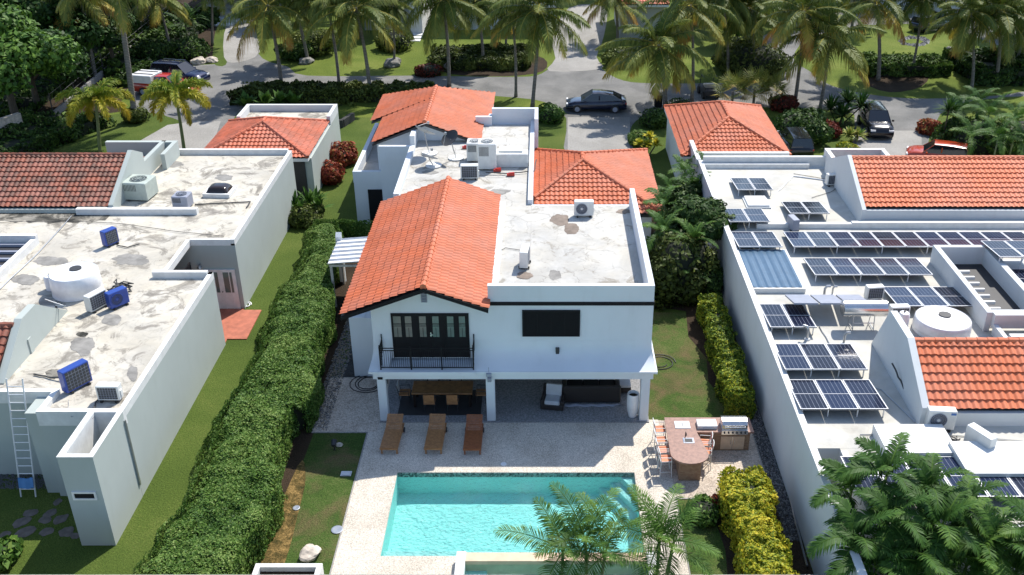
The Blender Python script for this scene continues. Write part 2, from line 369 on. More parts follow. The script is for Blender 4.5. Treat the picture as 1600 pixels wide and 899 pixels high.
# deck, 8 cm slab round the pool
dk = MB()
def slab(x0, x1, y0, y1): dk.box(x0, x1, y0, y1, -.05, .012)
slab(-7.42, X0, 22.6, 34.1); slab(X0, X1, Y1, 34.1); slab(X1, 5.08, 22.6, 34.1); slab(X0, SX0, 22.6, Y0)
slab(-7.42, 4.9, 34.1, 35.0); slab(-9.8, -7.42, 34.1, 38.3); slab(-7.42, -7.0, 35.0, 38.3)
struct('pool_deck', dk, M['travertine'])
dk = MB(); dk.box(5.085, 8.75, 29.86, 34.95, -.05, .016); dk.box(4.9, 5.085, 34.1, 34.95, -.05, .016)
struct('patio', dk, M['travertine2'])
dk = MB(); dk.box(-9.78, -7.05, 34.12, 38.25, .0, .018); struct('side_terrace', dk, M['travertine2'])
edge = MB()
for a, b, c, d in [(-7.47, -7.42, 22.6, 34.1), (-9.8, -7.47, 34.05, 34.1), (5.06, 5.1, 22.6, 29.86), (8.75, 8.8, 29.8, 34.95), (5.1, 8.75, 29.8, 29.86)]:
    edge.box(a, b, c, d, -.05, .03)
struct('patio_edge', edge, M['concrete'])
# gravel strips, side path
def gravel(name, x0, x1, y0, y1, n, size, mats, seed):
    rr = random.Random(seed); mb = MB()
    for i in range(n):
        x = rr.uniform(x0, x1); y = rr.uniform(y0, y1); s = size*rr.uniform(.5, 1.2); h = s*.7
        a = rr.uniform(0, 3.1); c_, s_ = math.cos(a), math.sin(a)
        pts = [(s, 0, 0), (0, s*.8, 0), (-s*.9, 0, 0), (0, -s*.75, 0), (s*.1, 0, h)]
        mb.add([(x+p[0]*c_-p[1]*s_, y+p[0]*s_+p[1]*c_, .01+p[2]) for p in pts], [(0, 1, 4), (1, 2, 4), (2, 3, 4), (3, 0, 4)], rr.randrange(len(mats)))
    return tag(mb.build(name, mats), kind='stuff')
M['peb1'] = plain('grey pebble', (.09, .09, .09), .8); M['peb2'] = plain('light pebble', (.26, .25, .24), .8); M['peb3'] = plain('tan pebble', (.30, .24, .17), .8)
gravel('gravel', 8.82, 9.38, 27.5, 38, 3800, .05, [M['peb1'], M['peb1'], M['peb2']], 3)
gravel('gravel', -10.0, -9.2, 34.2, 46, 3600, .055, [M['peb3'], M['peb2'], M['peb1']], 4)
gravel('gravel', -22, -18.8, 30.4, 31.3, 1200, .05, [M['peb1']], 5)
sheet('soil_bed', [(8.8, 27), (9.38, 27), (9.38, 38), (8.8, 38)], .009, M['soil'], px=False)
sheet('side_path', [(-9.3, 38.3), (-7.0, 38.3), (-7.0, 48), (-9.3, 48)], .006, M['slate'], px=False)
pv = MB()
for i in range(6):
    for j in range(2): pv.bbox(-9.15+j*.95, -9.15+j*.95+.88, 38.5+i*1.2, 38.5+i*1.2+1.12, .0, .035)
struct('path_slabs', pv, M['slate'])
# roads
sheet('road', [(205, 168), (222, 178), (258, 182), (290, 196), (300, 232), (350, 205), (385, 167), (460, 150), (520, 137), (600, 133), (700, 145), (790, 152), (850, 160), (885, 186), (887, 250), (984, 250), (984, 205), (1004, 184), (1060, 176), (1190, 168), (1280, 172), (1335, 180), (1335, 262), (1440, 262), (1452, 215), (1490, 165), (1620, 150), (1800, 150), (1800, 136), (1620, 142), (1560, 150), (1450, 155), (1370, 150), (1300, 135), (1265, 112), (1240, 92), (1262, 62), (1330, 44), (1420, 38), (1500, 50), (1560, 72), (1640, 90), (1680, 78), (1600, 52), (1480, 26), (1380, 14), (1280, 24), (1190, 58), (1180, 80), (1215, 120), (1190, 130), (1100, 131), (1020, 131), (975, 127), (945, 112), (931, 92), (944, 55), (945, 12), (890, 12), (862, 60), (868, 92), (846, 116), (800, 121), (640, 119), (480, 119), (450, 105), (410, 92), (392, 60), (392, 38), (352, 38), (356, 70), (345, 98), (300, 104), (225, 125), (205, 145)], .004, M['asphalt'], 3)
sheet('driveway', [(213, 224), (262, 196), (308, 190), (345, 190), (330, 236), (300, 240)], .008, M['concrete'], 0)
sheet('driveway', [(887, 184), (984, 184), (984, 250), (887, 250)], .008, M['concrete'])
sheet('driveway', [(1338, 205), (1440, 205), (1440, 262), (1338, 262)], .008, M['concrete'])
sheet('driveway', [(355, 40), (392, 40), (406, 82), (372, 98), (350, 90)], .008, M['concrete'], 3)
sheet('driveway', [(893, 13), (944, 13), (944, 55), (932, 90), (940, 108), (858, 112), (868, 92), (863, 60)], .008, M['concrete'], 3)
sheet('driveway', [(1450, 28), (1560, 48), (1590, 70), (1640, 86), (1660, 60), (1560, 30), (1490, 18)], .008, M['concrete'], 3)
sheet('flower_bed', [(405, 152), (450, 140), (520, 132), (610, 133), (620, 150), (560, 152), (480, 160), (420, 168)], .006, M['soil'], 3)
sheet('flower_bed', [(700, 98), (800, 84), (850, 92), (848, 112), (790, 120), (700, 116)], .006, M['soil'], 3)
sheet('flower_bed', [(1345, 106), (1400, 103), (1450, 112), (1440, 136), (1390, 145), (1350, 130)], .006, M['soil'], 3)
sheet('flower_bed', [(0, 0), (215, 0), (340, 0), (345, 60), (338, 95), (300, 102), (210, 128), (190, 150), (190, 175), (120, 185), (40, 215), (-80, 215), (-80, 0)], .003, M['soil'])
sheet('lawn', [(40, 226), (100, 196), (190, 178), (245, 178), (262, 188), (225, 215), (190, 236), (30, 240)], .007, M['grass'], 3)
sheet('lawn', [(338, 45), (352, 45), (356, 95), (342, 104), (332, 92)], .007, M['grass'], 3)
# pool
pb = MB(); D = -1.05
pb.add([(X0,Y0,D),(X1,Y0,D),(X1,Y1,D),(X0,Y1,D)], [(0,1,2,3)]); 
for a, b in [((X0,Y0),(X1,Y0)), ((X1,Y0),(X1,Y1)), ((X1,Y1),(X0,Y1)), ((X0,Y1),(X0,Y0))]: pb.add([(*a,D),(*b,D),(*b,-.05),(*a,-.05)], [(0,3,2,1)])
pb.box(X0, -2.8, Y0, Y0+.62, D, -.35)
m, t, b = newmat('turquoise pool plaster'); b.inputs['Roughness'].default_value = .8
p_ = pos(t); dv = t.nodes.new('ShaderNodeVectorMath'); dv.operation = 'ADD'; nz = t.nodes.new('ShaderNodeTexNoise'); nz.inputs['Scale'].default_value = 1.6; t.links.new(p_, nz.inputs[0]); t.links.new(p_, dv.inputs[0]); t.links.new(nz.outputs[1], dv.inputs[1])
col(t, b, mix(t, noi(t, dv.outputs[0], 9, 3), (.34, .66, .64), (.46, .76, .72))); M['pool'] = m
steps = MB()
for k in range(3):
    s = 1.35-k*.42; steps.prism([(X1-.001, Y1-.001), (X1-.001-s*1.05, Y1-.001), (X1-.001, Y1-.001-s*1.75)], D, [-.78, -.5, -.22][k])
pl = thing('swimming_pool', 'large turquoise rectangular swimming pool with corner steps', 'pool', (X0, Y0, 0))
pb.build('basin', M['pool'], pl); bn = MB(); bn.box(X0+.01, -2.8, Y0+.005, Y0+.6, -.35, -.33)
M['poolstep'] = plain('pale aqua plaster', (.45, .66, .64), .8); steps.build('steps', M['poolstep'], pl); bn.build('bench', M['poolstep'], pl)
tl = MB(); tl.box(X0, X1, Y1-.012, Y1-.002, -.22, .0); tl.box(X1-.012, X1-.002, Y0, Y1-.013, -.22, 0)
m, t, b = newmat('dark mosaic waterline'); ch = t.nodes.new('ShaderNodeTexVoronoi'); ch.inputs['Scale'].default_value = 16; t.links.new(pos(t), ch.inputs['Vector'])
col(t, b, ramp(t, ch.outputs['Color'], [(.2, (.02, .03, .03)), (.8, (.30, .36, .34))])); tl.build('waterline_tiles', m, pl)
m, t, b = newmat('pool water'); out = [n for n in t.nodes if n.type == 'OUTPUT_MATERIAL'][0]; t.nodes.remove(b)
tr = t.nodes.new('ShaderNodeBsdfTransparent'); tr.inputs[0].default_value = (.74, .95, .95, 1); gl = t.nodes.new('ShaderNodeBsdfGlossy'); gl.inputs['Roughness'].default_value = .04
fr = t.nodes.new('ShaderNodeFresnel'); fr.inputs[0].default_value = 1.33; bp = t.nodes.new('ShaderNodeBump'); bp.inputs['Strength'].default_value = .8; bp.inputs['Distance'].default_value = .10
mp = t.nodes.new('ShaderNodeMapping'); mp.inputs['Scale'].default_value = (1, 1.25, 1); t.links.new(pos(t), mp.inputs[0])
h = mth(t, 'ADD', noi(t, mp.outputs[0], 7, 3, .55, .8), mth(t, 'MULTIPLY', noi(t, mp.outputs[0], 1.6, 2), .8)); t.links.new(h, bp.inputs['Height'])
t.links.new(bp.outputs[0], gl.inputs['Normal']); t.links.new(bp.outputs[0], fr.inputs['Normal'])
mx = t.nodes.new('ShaderNodeMixShader'); t.links.new(fr.outputs[0], mx.inputs[0]); t.links.new(tr.outputs[0], mx.inputs[1]); t.links.new(gl.outputs[0], mx.inputs[2]); t.links.new(mx.outputs[0], out.inputs[0]); M['water'] = m
wm = MB(); wm.add([(X0, Y0, -.07), (X1, Y0, -.07), (X1, Y1, -.07), (X0, Y1, -.07)], [(0, 1, 2, 3)]); wm.build('water_surface', M['water'], pl)
sp = thing('hot_tub', 'small raised spa pool with beige coping at the near end of the big pool', 'hot tub', (SX0, SY0, 0))
q = MB(); z1 = .42
q.box(SX0-.32, SX0, SY0, SY1+.42, -.5, z1); q.build('side_wall', M['coping'], sp); q = MB()
q.box(X1, X1+.3, SY0, SY1+.42, -.5, z1); q.build('side_wall', M['coping'], sp)
q = MB(); q.box(SX0, X1, SY1, SY1+.42, -.5, z1-.06); M['sandcope'] = plain('beige sandstone coping', (.66, .48, .34), .7, var=.15); q.build('back_coping', M['sandcope'], sp)
q = MB(); q.box(SX0, X1, SY0, SY1, -1, -.6); q.box(SX0, X1, SY0-.2, SY0, -1, z1); q.box(SX0, SX0+.75, SY0+.4, SY1, -.6, -.1); q.build('basin', M['pool'], sp)
q = MB(); q.add([(SX0, SY0, .2), (X1, SY0, .2), (X1, SY1, .2), (SX0, SY1, .2)], [(0, 1, 2, 3)]); q.build('water_surface', M['water'], sp)
# ---------------------------------------------------------------- main villa
def win(par, x0, x1, y, z0, z1, fm, gm, name='window', d=.06, n=1, muntins=0, side=-1):
    f = MB(); t_ = .07
    f.box(x0-t_, x1+t_, y-d, y+.02, z0-t_, z0); f.box(x0-t_, x1+t_, y-d, y+.02, z1, z1+t_); f.box(x0-t_, x0, y-d, y+.02, z0, z1); f.box(x1, x1+t_, y-d, y+.02, z0, z1)
    for k in range(1, n): xx = x0+(x1-x0)*k/n; f.box(xx-.03, xx+.03, y-d, y+.02, z0, z1)
    for k in range(1, muntins): zz = z0+(z1-z0)*k/muntins; f.box(x0, x1, y-d+.02, y+.01, zz-.015, zz+.015)
    o = f.build(name, fm, par); p = MB(); p.box(x0, x1, y-.03, y-.01, z0, z1); p.build('pane', gm, o); return o
V = thing('villa', 'white two storey villa with orange tiled gables, balcony and covered terrace facing the pool', 'house', (-1.2, 36, 0))
fy = 35.6; PK = (-4.82, 6.42); EL_, ER_ = (-8.24, 5.14), (-2.25, 5.48)
wl = MB()
wl.yprism([(-7.14, 2.75), (-2.3, 2.75), (-2.3, 5.3), (PK[0], 6.30), (-7.14, 5.40)], fy, 39.0)
wl.yprism([(-8.0, 2.3), (-2.3, 2.3), (-2.3, 5.3), (PK[0], 6.30), (-8.0, 5.12)], 39.0, 46.4)
wl.box(-2.3, 4.5, fy, 46.3, 2.75, 5.2)
wl.box(-8.0, 4.5, 39.2, 46.2, 0, 2.3); wl.box(-8.7, -8.0, 38.4, 46, 0, 3.12); wl.box(-8.0, -7.14, 38.4, 39.2, 0, 3.1)
wl.box(-7.67, -.6, 46.4, 59, 0, 5.15)
wl.box(-9.5, -7.67, 54.2, 56, 0, 4.55)
wl.box(-11.4, -9.0, 55.5, 64.5, 0, 2.75); wl.yprism([(-9.9, 0), (-3.4, 0), (-3.4, 5.1), (-6.9, 6.25), (-9.9, 5.1)], 55.9, 61)
wl.box(-9.9, -3.4, 61, 65, 0, 4.9)
wl.box(-4.2, -.36, 58.9, 59.2, 0, 5.0)
wl.box(-.6, 6.0, 50.6, 59.3, 0, 2.9)
wl.build('wall', M['white'], V)
sk = MB()                                                       # flared skirt and slab edge above the columns
prf = [(fy+.02, 3.62)]+[(fy-.005-.80*(t_/8)**3.4, 3.60-1.0*t_/8) for t_ in range(9)]+[(fy+.3, 2.60)]
def flare(x0, x1, el, er):
    v0 = []; n = len(prf)
    for y, z in prf:
        k = max(0, min(1, (fy-y)/.8)); v0 += [(x0-el*k, y, z), (x1+er*k, y, z)]
    sk.add(v0, [(2*i_, 2*i_+2, 2*i_+3, 2*i_+1) for i_ in range(n-1)]+[tuple(range(0, 2*n, 2)), tuple(range(2*n-1, 0, -2))])
flare(-7.14, -6.45, .16, 0); flare(-2.98, 4.5, 0, .22)
for x_, s_ in ((-7.14, -1), (4.5, 1)):
    sk.yprism([(x_, 3.6), (x_+s_*.03, 3.2), (x_+s_*.16, 2.6), (x_-s_*.1, 2.6), (x_-s_*.1, 3.6)], fy+.002, 39)
sk.box(-7.30, 4.72, 34.74, 39.1, 2.50, 2.60); sk.box(-7.14, 4.56, 34.82, 35.18, 2.2, 2.50); sk.box(-7.1, -6.8, 35.18, 39.1, 2.2, 2.5); sk.box(4.22, 4.52, 35.18, 39.1, 2.2, 2.5); sk.box(-6.8, 4.22, 35.18, 39.1, 2.38, 2.5)
sk.build('terrace_beam', M['white'], V, smooth=True)
for x0, x1 in [(-7.0, -6.64), (-2.44, -2.07), (4.08, 4.45)]:
    c = MB(); c.bbox(x0, x1, 34.85, 35.2, .05, 2.2, .015); c.build('column', M['white'], V)
f = MB(); f.box(-7.02, 4.5, 34.78, 39.2, 0, .06); f.build('terrace_floor', M['tilefloor'], V)
# flat roofs + parapets
q = MB(); q.box(-.62, 4.3, 35.8, 46.1, 5.15, 5.22); q.box(-2.3, -.62, 35.8, 46.3, 5.15, 5.205); q.box(-7.45, -.8, 46.3, 58.8, 5.1, 5.20); q.box(-11.2, -9.9, 55.7, 64.3, 2.72, 2.78)
q.build('flat_roof', M['roofA'], V)
q = MB(); q.box(-2.3, 4.5, fy-.003, 35.82, 5.2, 6.2); q.box(4.27, 4.503, 35.82, 46.0, 5.2, 6.2); q.box(-2.33, -1.95, 35.82, 46.2, 5.2, 5.42); q.box(-7.70, -7.42, 47, 54.2, 5.1, 5.5)
q.box(-9.52, -7.66, 54.18, 54.4, 4.5, 5.45); q.box(-7.72, -7.45, 54.4, 55.9, 5.1, 6.0)
q.box(-11.42, -11.18, 55.48, 64.5, 2.7, 3.4); q.box(-11.18, -9.5, 55.48, 55.7, 2.7, 3.4)
q.box(-.82, -.58, 46.3, 58.9, 5.1, 5.45); q.box(-3.5, -.35, 58.9, 59.15, 5.0, 6.25) if False else None
q.box(-3.2, -.35, 59.0, 59.25, 4.99, 6.15); q.box(-.57, -.352, 57.0, 59.0, 5.0, 6.15); q.box(-4.2, -3.2, 58.6, 58.85, 5.0, 5.75); q.box(-3.4, -3.2, 58.85, 59.25, 5.0, 5.75)
q.build('parapet', M['white'], V)
q = MB(); q.box(-2.25, 4.53, fy-.035, fy+.2, 5.30, 5.46); q.box(4.45, 4.535, fy+.2, 46, 5.30, 5.46); q.build('band', M['black'], V)
def gable(par, x0, z0, xp, zp, x1, z1, ya, yb, mat, wave=.27, hipback=0, und='dark', xl_back=None):
    k = .14
    d = MB()
    d.add([(x0,ya,z0-.03),(xp,ya,zp-.03),(xp,yb-hipback,zp-.03),(x0,yb,z0-.03),(x0,ya,z0-k),(xp,ya,zp-k-.05),(xp,yb-hipback,zp-k-.05),(x0,yb,z0-k)],[(0,1,2,3),(7,6,5,4),(0,4,5,1),(3,2,6,7),(0,3,7,4)])
    d.add([(x1,ya,z1-.03),(xp,ya,zp-.03),(xp,yb-hipback,zp-.03),(x1,yb,z1-.03),(x1,ya,z1-k),(xp,ya,zp-k-.05),(xp,yb-hipback,zp-k-.05),(x1,yb,z1-k)],[(3,2,1,0),(4,5,6,7),(1,5,4,0),(7,6,2,3),(4,7,3,0)])
    if hipback: d.add([(x0,yb,z0-.03),(xp,yb-hipback,zp-.03),(x1,yb,z1-.03)],[(0,1,2)])
    r = d.build('roof', M[und], par)
    tiles([(x0,yb,z0),(x0,ya,z0),(xp,ya,zp),(xp,yb-hipback,zp)], 'roof_tiles', mat, r_par(r, par), wave)
    tiles([(x1,ya,z1),(x1,yb,z1),(xp,yb-hipback,zp),(xp,ya,zp)], 'roof_tiles', mat, r_par(r, par), wave)
    if hipback: tiles([(x1,yb,z1),(x0,yb,z0),(xp,yb-hipback,zp)], 'roof_tiles', mat, par, wave)
    return r
def r_par(r, par): return par
r = gable(V, EL_[0], EL_[1], PK[0], PK[1], ER_[0], ER_[1], 34.95, 46.7, M['tileA'])
ridge([(PK[0], 34.95, PK[1]), (PK[0], 46.7, PK[1])], M['tileA'], V)
q = MB(); k = .17                                                # black barge board
for (xa, za), (xb, zb) in ((EL_, PK), (PK, ER_)):
    q.add([(xa,34.90,za+.0),(xb,34.90,zb+.0),(xb,34.90,zb-k),(xa,34.90,za-k),(xa,34.96,za),(xb,34.96,zb),(xb,34.96,zb-k),(xa,34.96,za-k)],[(0,3,2,1),(0,1,5,4),(3,7,6,2),(4,5,6,7),(0,4,7,3),(1,2,6,5)])
q.build('barge_board', M['black'], V)
r = gable(V, -10.1, 5.15, -6.95, 6.42, -3.75, 5.2, 55.45, 60.2, M['tileA'])
r = gable(V, -10.9, 4.9, -6.95, 6.42, -3.35, 5.05, 60.2, 65.8, M['tileA'], hipback=3.2)
ridge([(-6.95, 55.45, 6.42), (-6.95, 62.6, 6.42)], M['tileA'], V)
def hip(par, x0, x1, y0, y1, ze, zp, mat, und='dark', wave=.27, fascia='white', xp=None, clipx=None):
    ex = (x1-x0)/2; xp = xp if xp is not None else x0+ex; hy = min((x1-x0)/2, (y1-y0)/2-.4); a, b = (xp, y0+hy, zp), (xp, y1-hy, zp)
    d = MB(); A, B, C_, D_ = (x0,y0,ze-.03), (x1,y0,ze-.03), (x1,y1,ze-.03), (x0,y1,ze-.03); a_, b_ = (a[0],a[1],a[2]-.03), (b[0],b[1],b[2]-.03)
    d.add([A, B, C_, D_, a_, b_], [(0,1,4), (1,2,5,4), (2,3,5), (3,0,4,5)]); r = d.build('roof', M[und], par)
    q = MB(); q.box(x0, x1, y0, y0+.12, ze-.25, ze-.04); q.box(x0, x1, y1-.12, y1, ze-.25, ze-.04); q.box(x1-.12, x1, y0+.12, y1-.12, ze-.25, ze-.04); q.box(x0, x0+.12, y0+.12, y1-.12, ze-.25, ze-.04)
    q.build('fascia', M[fascia], par)
    E = lambda *pp: [(p[0], p[1], ze) for p in pp]
    tiles(E((x0,y0),(x1,y0))+[a], 'roof_tiles', mat, par, wave); tiles(E((x1,y0),(x1,y1))+[b, a], 'roof_tiles', mat, par, wave)
    tiles(E((x1,y1),(x0,y1))+[b], 'roof_tiles', mat, par, wave); tiles(E((x0,y1),(x0,y0))+[a, b], 'roof_tiles', mat, par, wave)
    for p, e in ((a,(x0,y0)),(a,(x1,y0)),(b,(x1,y1)),(b,(x0,y1))): ridge([(*e, ze), p], mat, par, .12)
    ridge([a, b], mat, par, .12); return r
# garage hip roof: its left side is cut by the villa wall
gx0, gx1, gy0, gy1, ge, gp = -.55, 6.55, 50.1, 60.2, 3.0, 4.5; ap = (2.25, 54.4, gp); bp_ = (2.25, 55.5, gp); zl = 3.45
d = MB(); d.add([(gx0,gy0+1.15,zl-.03),(gx1,gy0,ge-.03),(gx1,gy1,ge-.03),(gx0,gy1-1.2,zl-.03),(ap[0],ap[1],gp-.03),(bp_[0],bp_[1],gp-.03),(gx0,gy0,ge-.03),(gx0,gy1,ge-.03)],[(6,1,4,0),(1,2,5,4),(2,7,3,5),(3,0,4,5)]); d.build('roof', M['dark'], V)
tiles([(gx0,gy0,ge),(gx1,gy0,ge),ap,(gx0,gy0+1.2,ge+.42)], 'roof_tiles', M['tileA'], V)
tiles([(gx1,gy0,ge),(gx1,gy1,ge),bp_,ap], 'roof_tiles', M['tileA'], V)
tiles([(gx0,gy1-1.2,zl),(gx0,gy0+1.15,zl),ap,bp_], 'roof_tiles', M['tileA'], V)
ridge([(gx0,gy0+1.15,zl),ap,bp_], M['tileA'], V, .12); ridge([(gx1,gy0,ge),ap], M['tileA'], V, .12); ridge([bp_,(gx1,gy1,ge)], M['tileA'], V, .12); ridge([bp_,(gx0,gy1-1.2,zl)], M['tileA'], V, .12)
q = MB(); q.box(6.1, 6.5, 50.3, 60.0, 2.72, 2.94); q.box(-.5, 6.1, 50.3, 50.6, 2.72, 2.94); q.build('fascia', M['dark'], V)
# balcony door: three pairs of narrow panes in near-black leaves
q = MB(); xa, xb, za, zb = -6.32, -3.11, 2.80, 4.93
q.box(xa, xb, fy-.02, fy+.05, za, zb); 
for x in (xa, -5.25, -4.72, -4.18, xb-.06): q.box(x, x+.06, fy-.05, fy-.02, za, zb)
q.box(xa, xb, fy-.06, fy-.02, zb-.08, zb)
dr = q.build('balcony_door', M['black'], V)
for u0, u1 in [(615, 627), (633.5, 643.5), (655.5, 666), (676, 686), (699, 709), (717.5, 727)]:
    a = GY(u0, 510, fy).x; b_ = GY(u1, 510, fy).x; za2, zb2 = GY(620, 526.5, fy).z, GY(620, 494.5, fy).z
    p = MB(); p.box(a, b_, fy-.035, fy-.024, za2, zb2); o = p.build('pane', M['curtain'], dr)
    p = MB(); mx_ = (a+b_)/2; p.box(mx_-.008, mx_+.008, fy-.05, fy-.036, za2, za2+.45*(zb2-za2)); zz = za2+.62*(zb2-za2)
    p.box(a, b_, fy-.05, fy-.036, zz, zz+.03); p.box(a, b_, fy-.05, fy-.036, zz-.09, zz-.07); p.build('muntin', M['black'], dr)
p = MB(); hx = GY(674, 528, fy).x; p.box(hx-.02, hx+.02, fy-.08, fy-.05, 3.85, 4.05); p.rbox((hx+.04, fy-.1, 3.95), (.12, .03, .03)); p.build('handle', M['steel'], dr)
q = MB(); q.box(-.84, 1.43, fy-.05, fy+.01, 3.90, 5.02)
q.box(-.90, -.84, fy-.07, fy-.0, 3.84, 5.08); q.box(1.43, 1.49, fy-.07, fy, 3.84, 5.08); q.box(-.84, 1.43, fy-.07, fy, 5.02, 5.08); q.box(-.84, 1.43, fy-.07, fy, 3.84, 3.90)
for k in range(1, 4): xx = -.84+2.27*k/4; q.box(xx-.02, xx+.02, fy-.06, fy-.05, 3.9, 5.02)
for k in range(24): q.box(-.82, 1.41, fy-.062, fy-.05, 3.93+k*.045, 3.93+k*.045+.012)
q.build('shuttered_window', M['black'], V)
q = MB(); q.box(-5.02, -4.78, fy-.05, fy, 5.45, 5.98)
for k in range(7): q.rbox((-4.90, fy-.06, 5.5+k*.07), (.2, .03, .035), rx=.5)
q.build('vent', M['acgrey'], V)
wl_ = GY(871, 548, fy); q = MB(); q.box(wl_.x-.08, wl_.x+.08, fy-.14, fy, wl_.z-.02, wl_.z+.16); q.box(wl_.x-.07, wl_.x+.07, fy-.13, fy-.01, wl_.z-.16, wl_.z-.02); q.build('wall_lamp', M['dark'], V)
wl_ = GY(764, 588, 34.8); q = MB(); q.rbox((wl_.x, 34.72, wl_.z+.12), (.22, .16, .12)); q.rbox((wl_.x+.02, 34.7, wl_.z-.12), (.16, .10, .22), rx=.3); q.cyl((wl_.x, 34.75, wl_.z+.15), (wl_.x, 34.75, wl_.z+.45), .012); q.build('floodlight', M['acgrey'], V)
wl_ = GY(594, 592, 34.8); q = MB(); q.box(wl_.x-.1, wl_.x+.1, 34.78, 34.86, wl_.z-.05, wl_.z+.05); q.build('wall_lamp', M['black'], V)
# railing
q = MB(); xr0, xr1, zf = -6.78, -2.93, 2.64; yr = 34.86
for x in (xr0, xr0+.33*(xr1-xr0), xr0+.66*(xr1-xr0), xr1): q.box(x-.025, x+.025, yr-.025, yr+.025, zf, zf+1.1)
for x in (xr0, xr1): q.box(x-.02, x+.02, fy-.06, fy-.02, zf+.4, zf+1.3); q.lathe([(0, 1.2), (.035, 1.16), (0, 1.1)], (x, yr, zf))
for z in (zf+.1, zf+.92, zf+1.03):
    q.box(xr0, xr1, yr-.018, yr+.018, z, z+.03)
    for x in (xr0, xr1): q.box(x-.018, x+.018, yr, fy-.02, z, z+.03)
n = 44
for k in range(1, n): x = xr0+(xr1-xr0)*k/n; q.box(x-.008, x+.008, yr-.008, yr+.008, zf+.1, zf+.92)
for x in (xr0, xr1):
    for k in range(1, 7): y = yr+(fy-yr)*k/7; q.box(x-.008, x+.008, y-.008, y+.008, zf+.1, zf+.92)
q.build('railing', M['black'], V)
q = MB(); q.box(-6.86, -2.86, 34.66, 35.2, 2.47, 2.645); q.build('balcony_slab', M['white'], V)
# rear details
q = MB(); q.box(-10.6, -9.75, 55.42, 55.5, .0, 2.25); q.build('door', M['black'], V)
q = MB(); q.box(-7.6, -7.35, 50.1, 50.3, 4.0, 5.0); q.box(-7.72, -7.66, 50.3, 53.2, 3.4, 4.6); q.build('window', M['black'], V)
M['patch'] = plain('brown bare roof patch', (.22, .175, .14), .9, var=.4, sc=2)
M['patchg'] = plain('grey bare roof patch', (.25, .24, .22), .9, var=.4, sc=2)
def patch(par, u, v, ru, rv, z, mt, seed):
    rr = random.Random(seed); c = []
    for k in range(40):
        a = 2*math.pi*k/40; f = 1+.30*noise.noise(Vector((math.cos(a)*1.5+seed, math.sin(a)*1.5, 0)))+.18*noise.noise(Vector((math.cos(a)*5+seed, math.sin(a)*5, 3)))
        c.append(G(u+ru*f*math.cos(a), v+rv*f*math.sin(a), z))
    q = MB(); q.add([(p.x, p.y, z) for p in c]+[(sum(p.x for p in c)/40, sum(p.y for p in c)/40, z)], [(k, (k+1) % 40, 40) if False else ((k+1) % 40, k, 40) for k in range(40)]); q.build('bare_patch', M[mt], par)
for i, (u, v, ru, rv, mt) in enumerate([(876, 344, 16, 8, 'patch'), (893, 358, 13, 9, 'patch'), (820, 431, 13, 6, 'patch'), (867, 430, 10, 8, 'patchg'), (975, 331, 12, 4, 'patch')]): patch(V, u, v, ru, rv, 5.227, mt, i*3.1)
for i, (u, v, ru, rv, mt) in enumerate([(672, 270, 12, 3, 'patchg'), (780, 300, 16, 4, 'patchg')]): patch(V, u, v, ru, rv, 5.212, mt, 40+i*3.1)
# awning beside the villa: white corrugated sheet on a post
A = thing('awning', 'white corrugated lean-to awning on a post beside the villa left wall', 'awning', (-9.2, 44, 0))
q = MB(); a0, a1, b0, b1 = G(511, 415, 2.5), G(566, 417, 2.5), G(524, 376, 2.5), G(580, 376, 2.5)
ys, ye = a0.y, b0.y; xs, xe = a0.x, -7.9; nn = 48
for k in range(nn):
    ya, yb = ys+(ye-ys)*k/nn, ys+(ye-ys)*(k+1)/nn; za, zb = [2.5+.09*(1 if (k+j) % 8 < 1 else 0) for j in (0, 1)]
    q.add([(xs, ya, za), (xe, ya, za+.25), (xe, yb, zb+.25), (xs, yb, zb)], [(0, 1, 2, 3)])
q.build('sheet', M['alu'], A)
q = MB(); q.box(xs+.1, xs+.22, ys+.1, ys+.22, 0, 2.45); q.build('post', M['cream'], A); q = MB(); q.box(xs+.1, xs+.2, ye-.3, ye-.2, 0, 2.45); q.build('post', M['cream'], A); q = MB(); q.box(xs+.08, xe, ys+.08, ys+.16, 2.36, 2.46); q.build('beam', M['cream'], A)
q = MB(); q.xprism([(ye-.05, 0), (ye+.15, 0), (ye+.15, 2.9), (ye-.05, 2.7)], xs-.1, xs+.2); q.build('side_wall', M['white'], A)
# ---------------------------------------------------------------- left neighbour
L = thing('villa', 'pale sage flat roofed house with worn red tile roofs, left of the pool hedge', 'house', (-20, 40, 0))
xe, zt, zr = -15.45, 3.95, 3.72
wl = MB()
wl.box(-45, xe, 44.8, 57.6, 0, zr); wl.box(-45, -19.2, 31.6, 44.8, 0, zr); wl.box(-19.2, xe, 30.2, 41.0, 0, zr)
wl.box(-45, -19.0, 31.3, 31.6, 0, zr); wl.box(-18.62, xe, 30.0, 30.2, 0, zr-.4)
wl.box(-15.75, xe, 41.0, 41.25, 0, zt)
wl.build('wall', M['sage'], L)
q = MB()                                                         # parapets
q.box(xe-.2, xe+.003, 30.2, 41.25, zr-.1, zt); q.box(xe-.2, xe+.003, 44.8, 57.6, zr-.1, zt); q.box(-26, xe-.2, 57.4, 57.62, zr-.1, zt+.12)
q.box(-18.62, -18.4, 30.2, 31.5, zr-.5, zt); q.box(-18.64, xe, 29.98, 30.2, zr-.4, zt); q.box(-45, -18.62, 31.28, 31.5, zr-.3, zt)
q.box(-18.2, -15.65, 40.98, 41.2, zr-.1, zt+.12); q.box(-17.85, -17.65, 41.2, 44.8, zr-.1, zt); q.box(-17.65, xe-.2, 44.78, 44.98, zr-.1, zt)
q.box(-24.8, -18.4, 48.3, 48.6, zr-.1, zr+.35)
q.build('parapet', M['coping'], L)
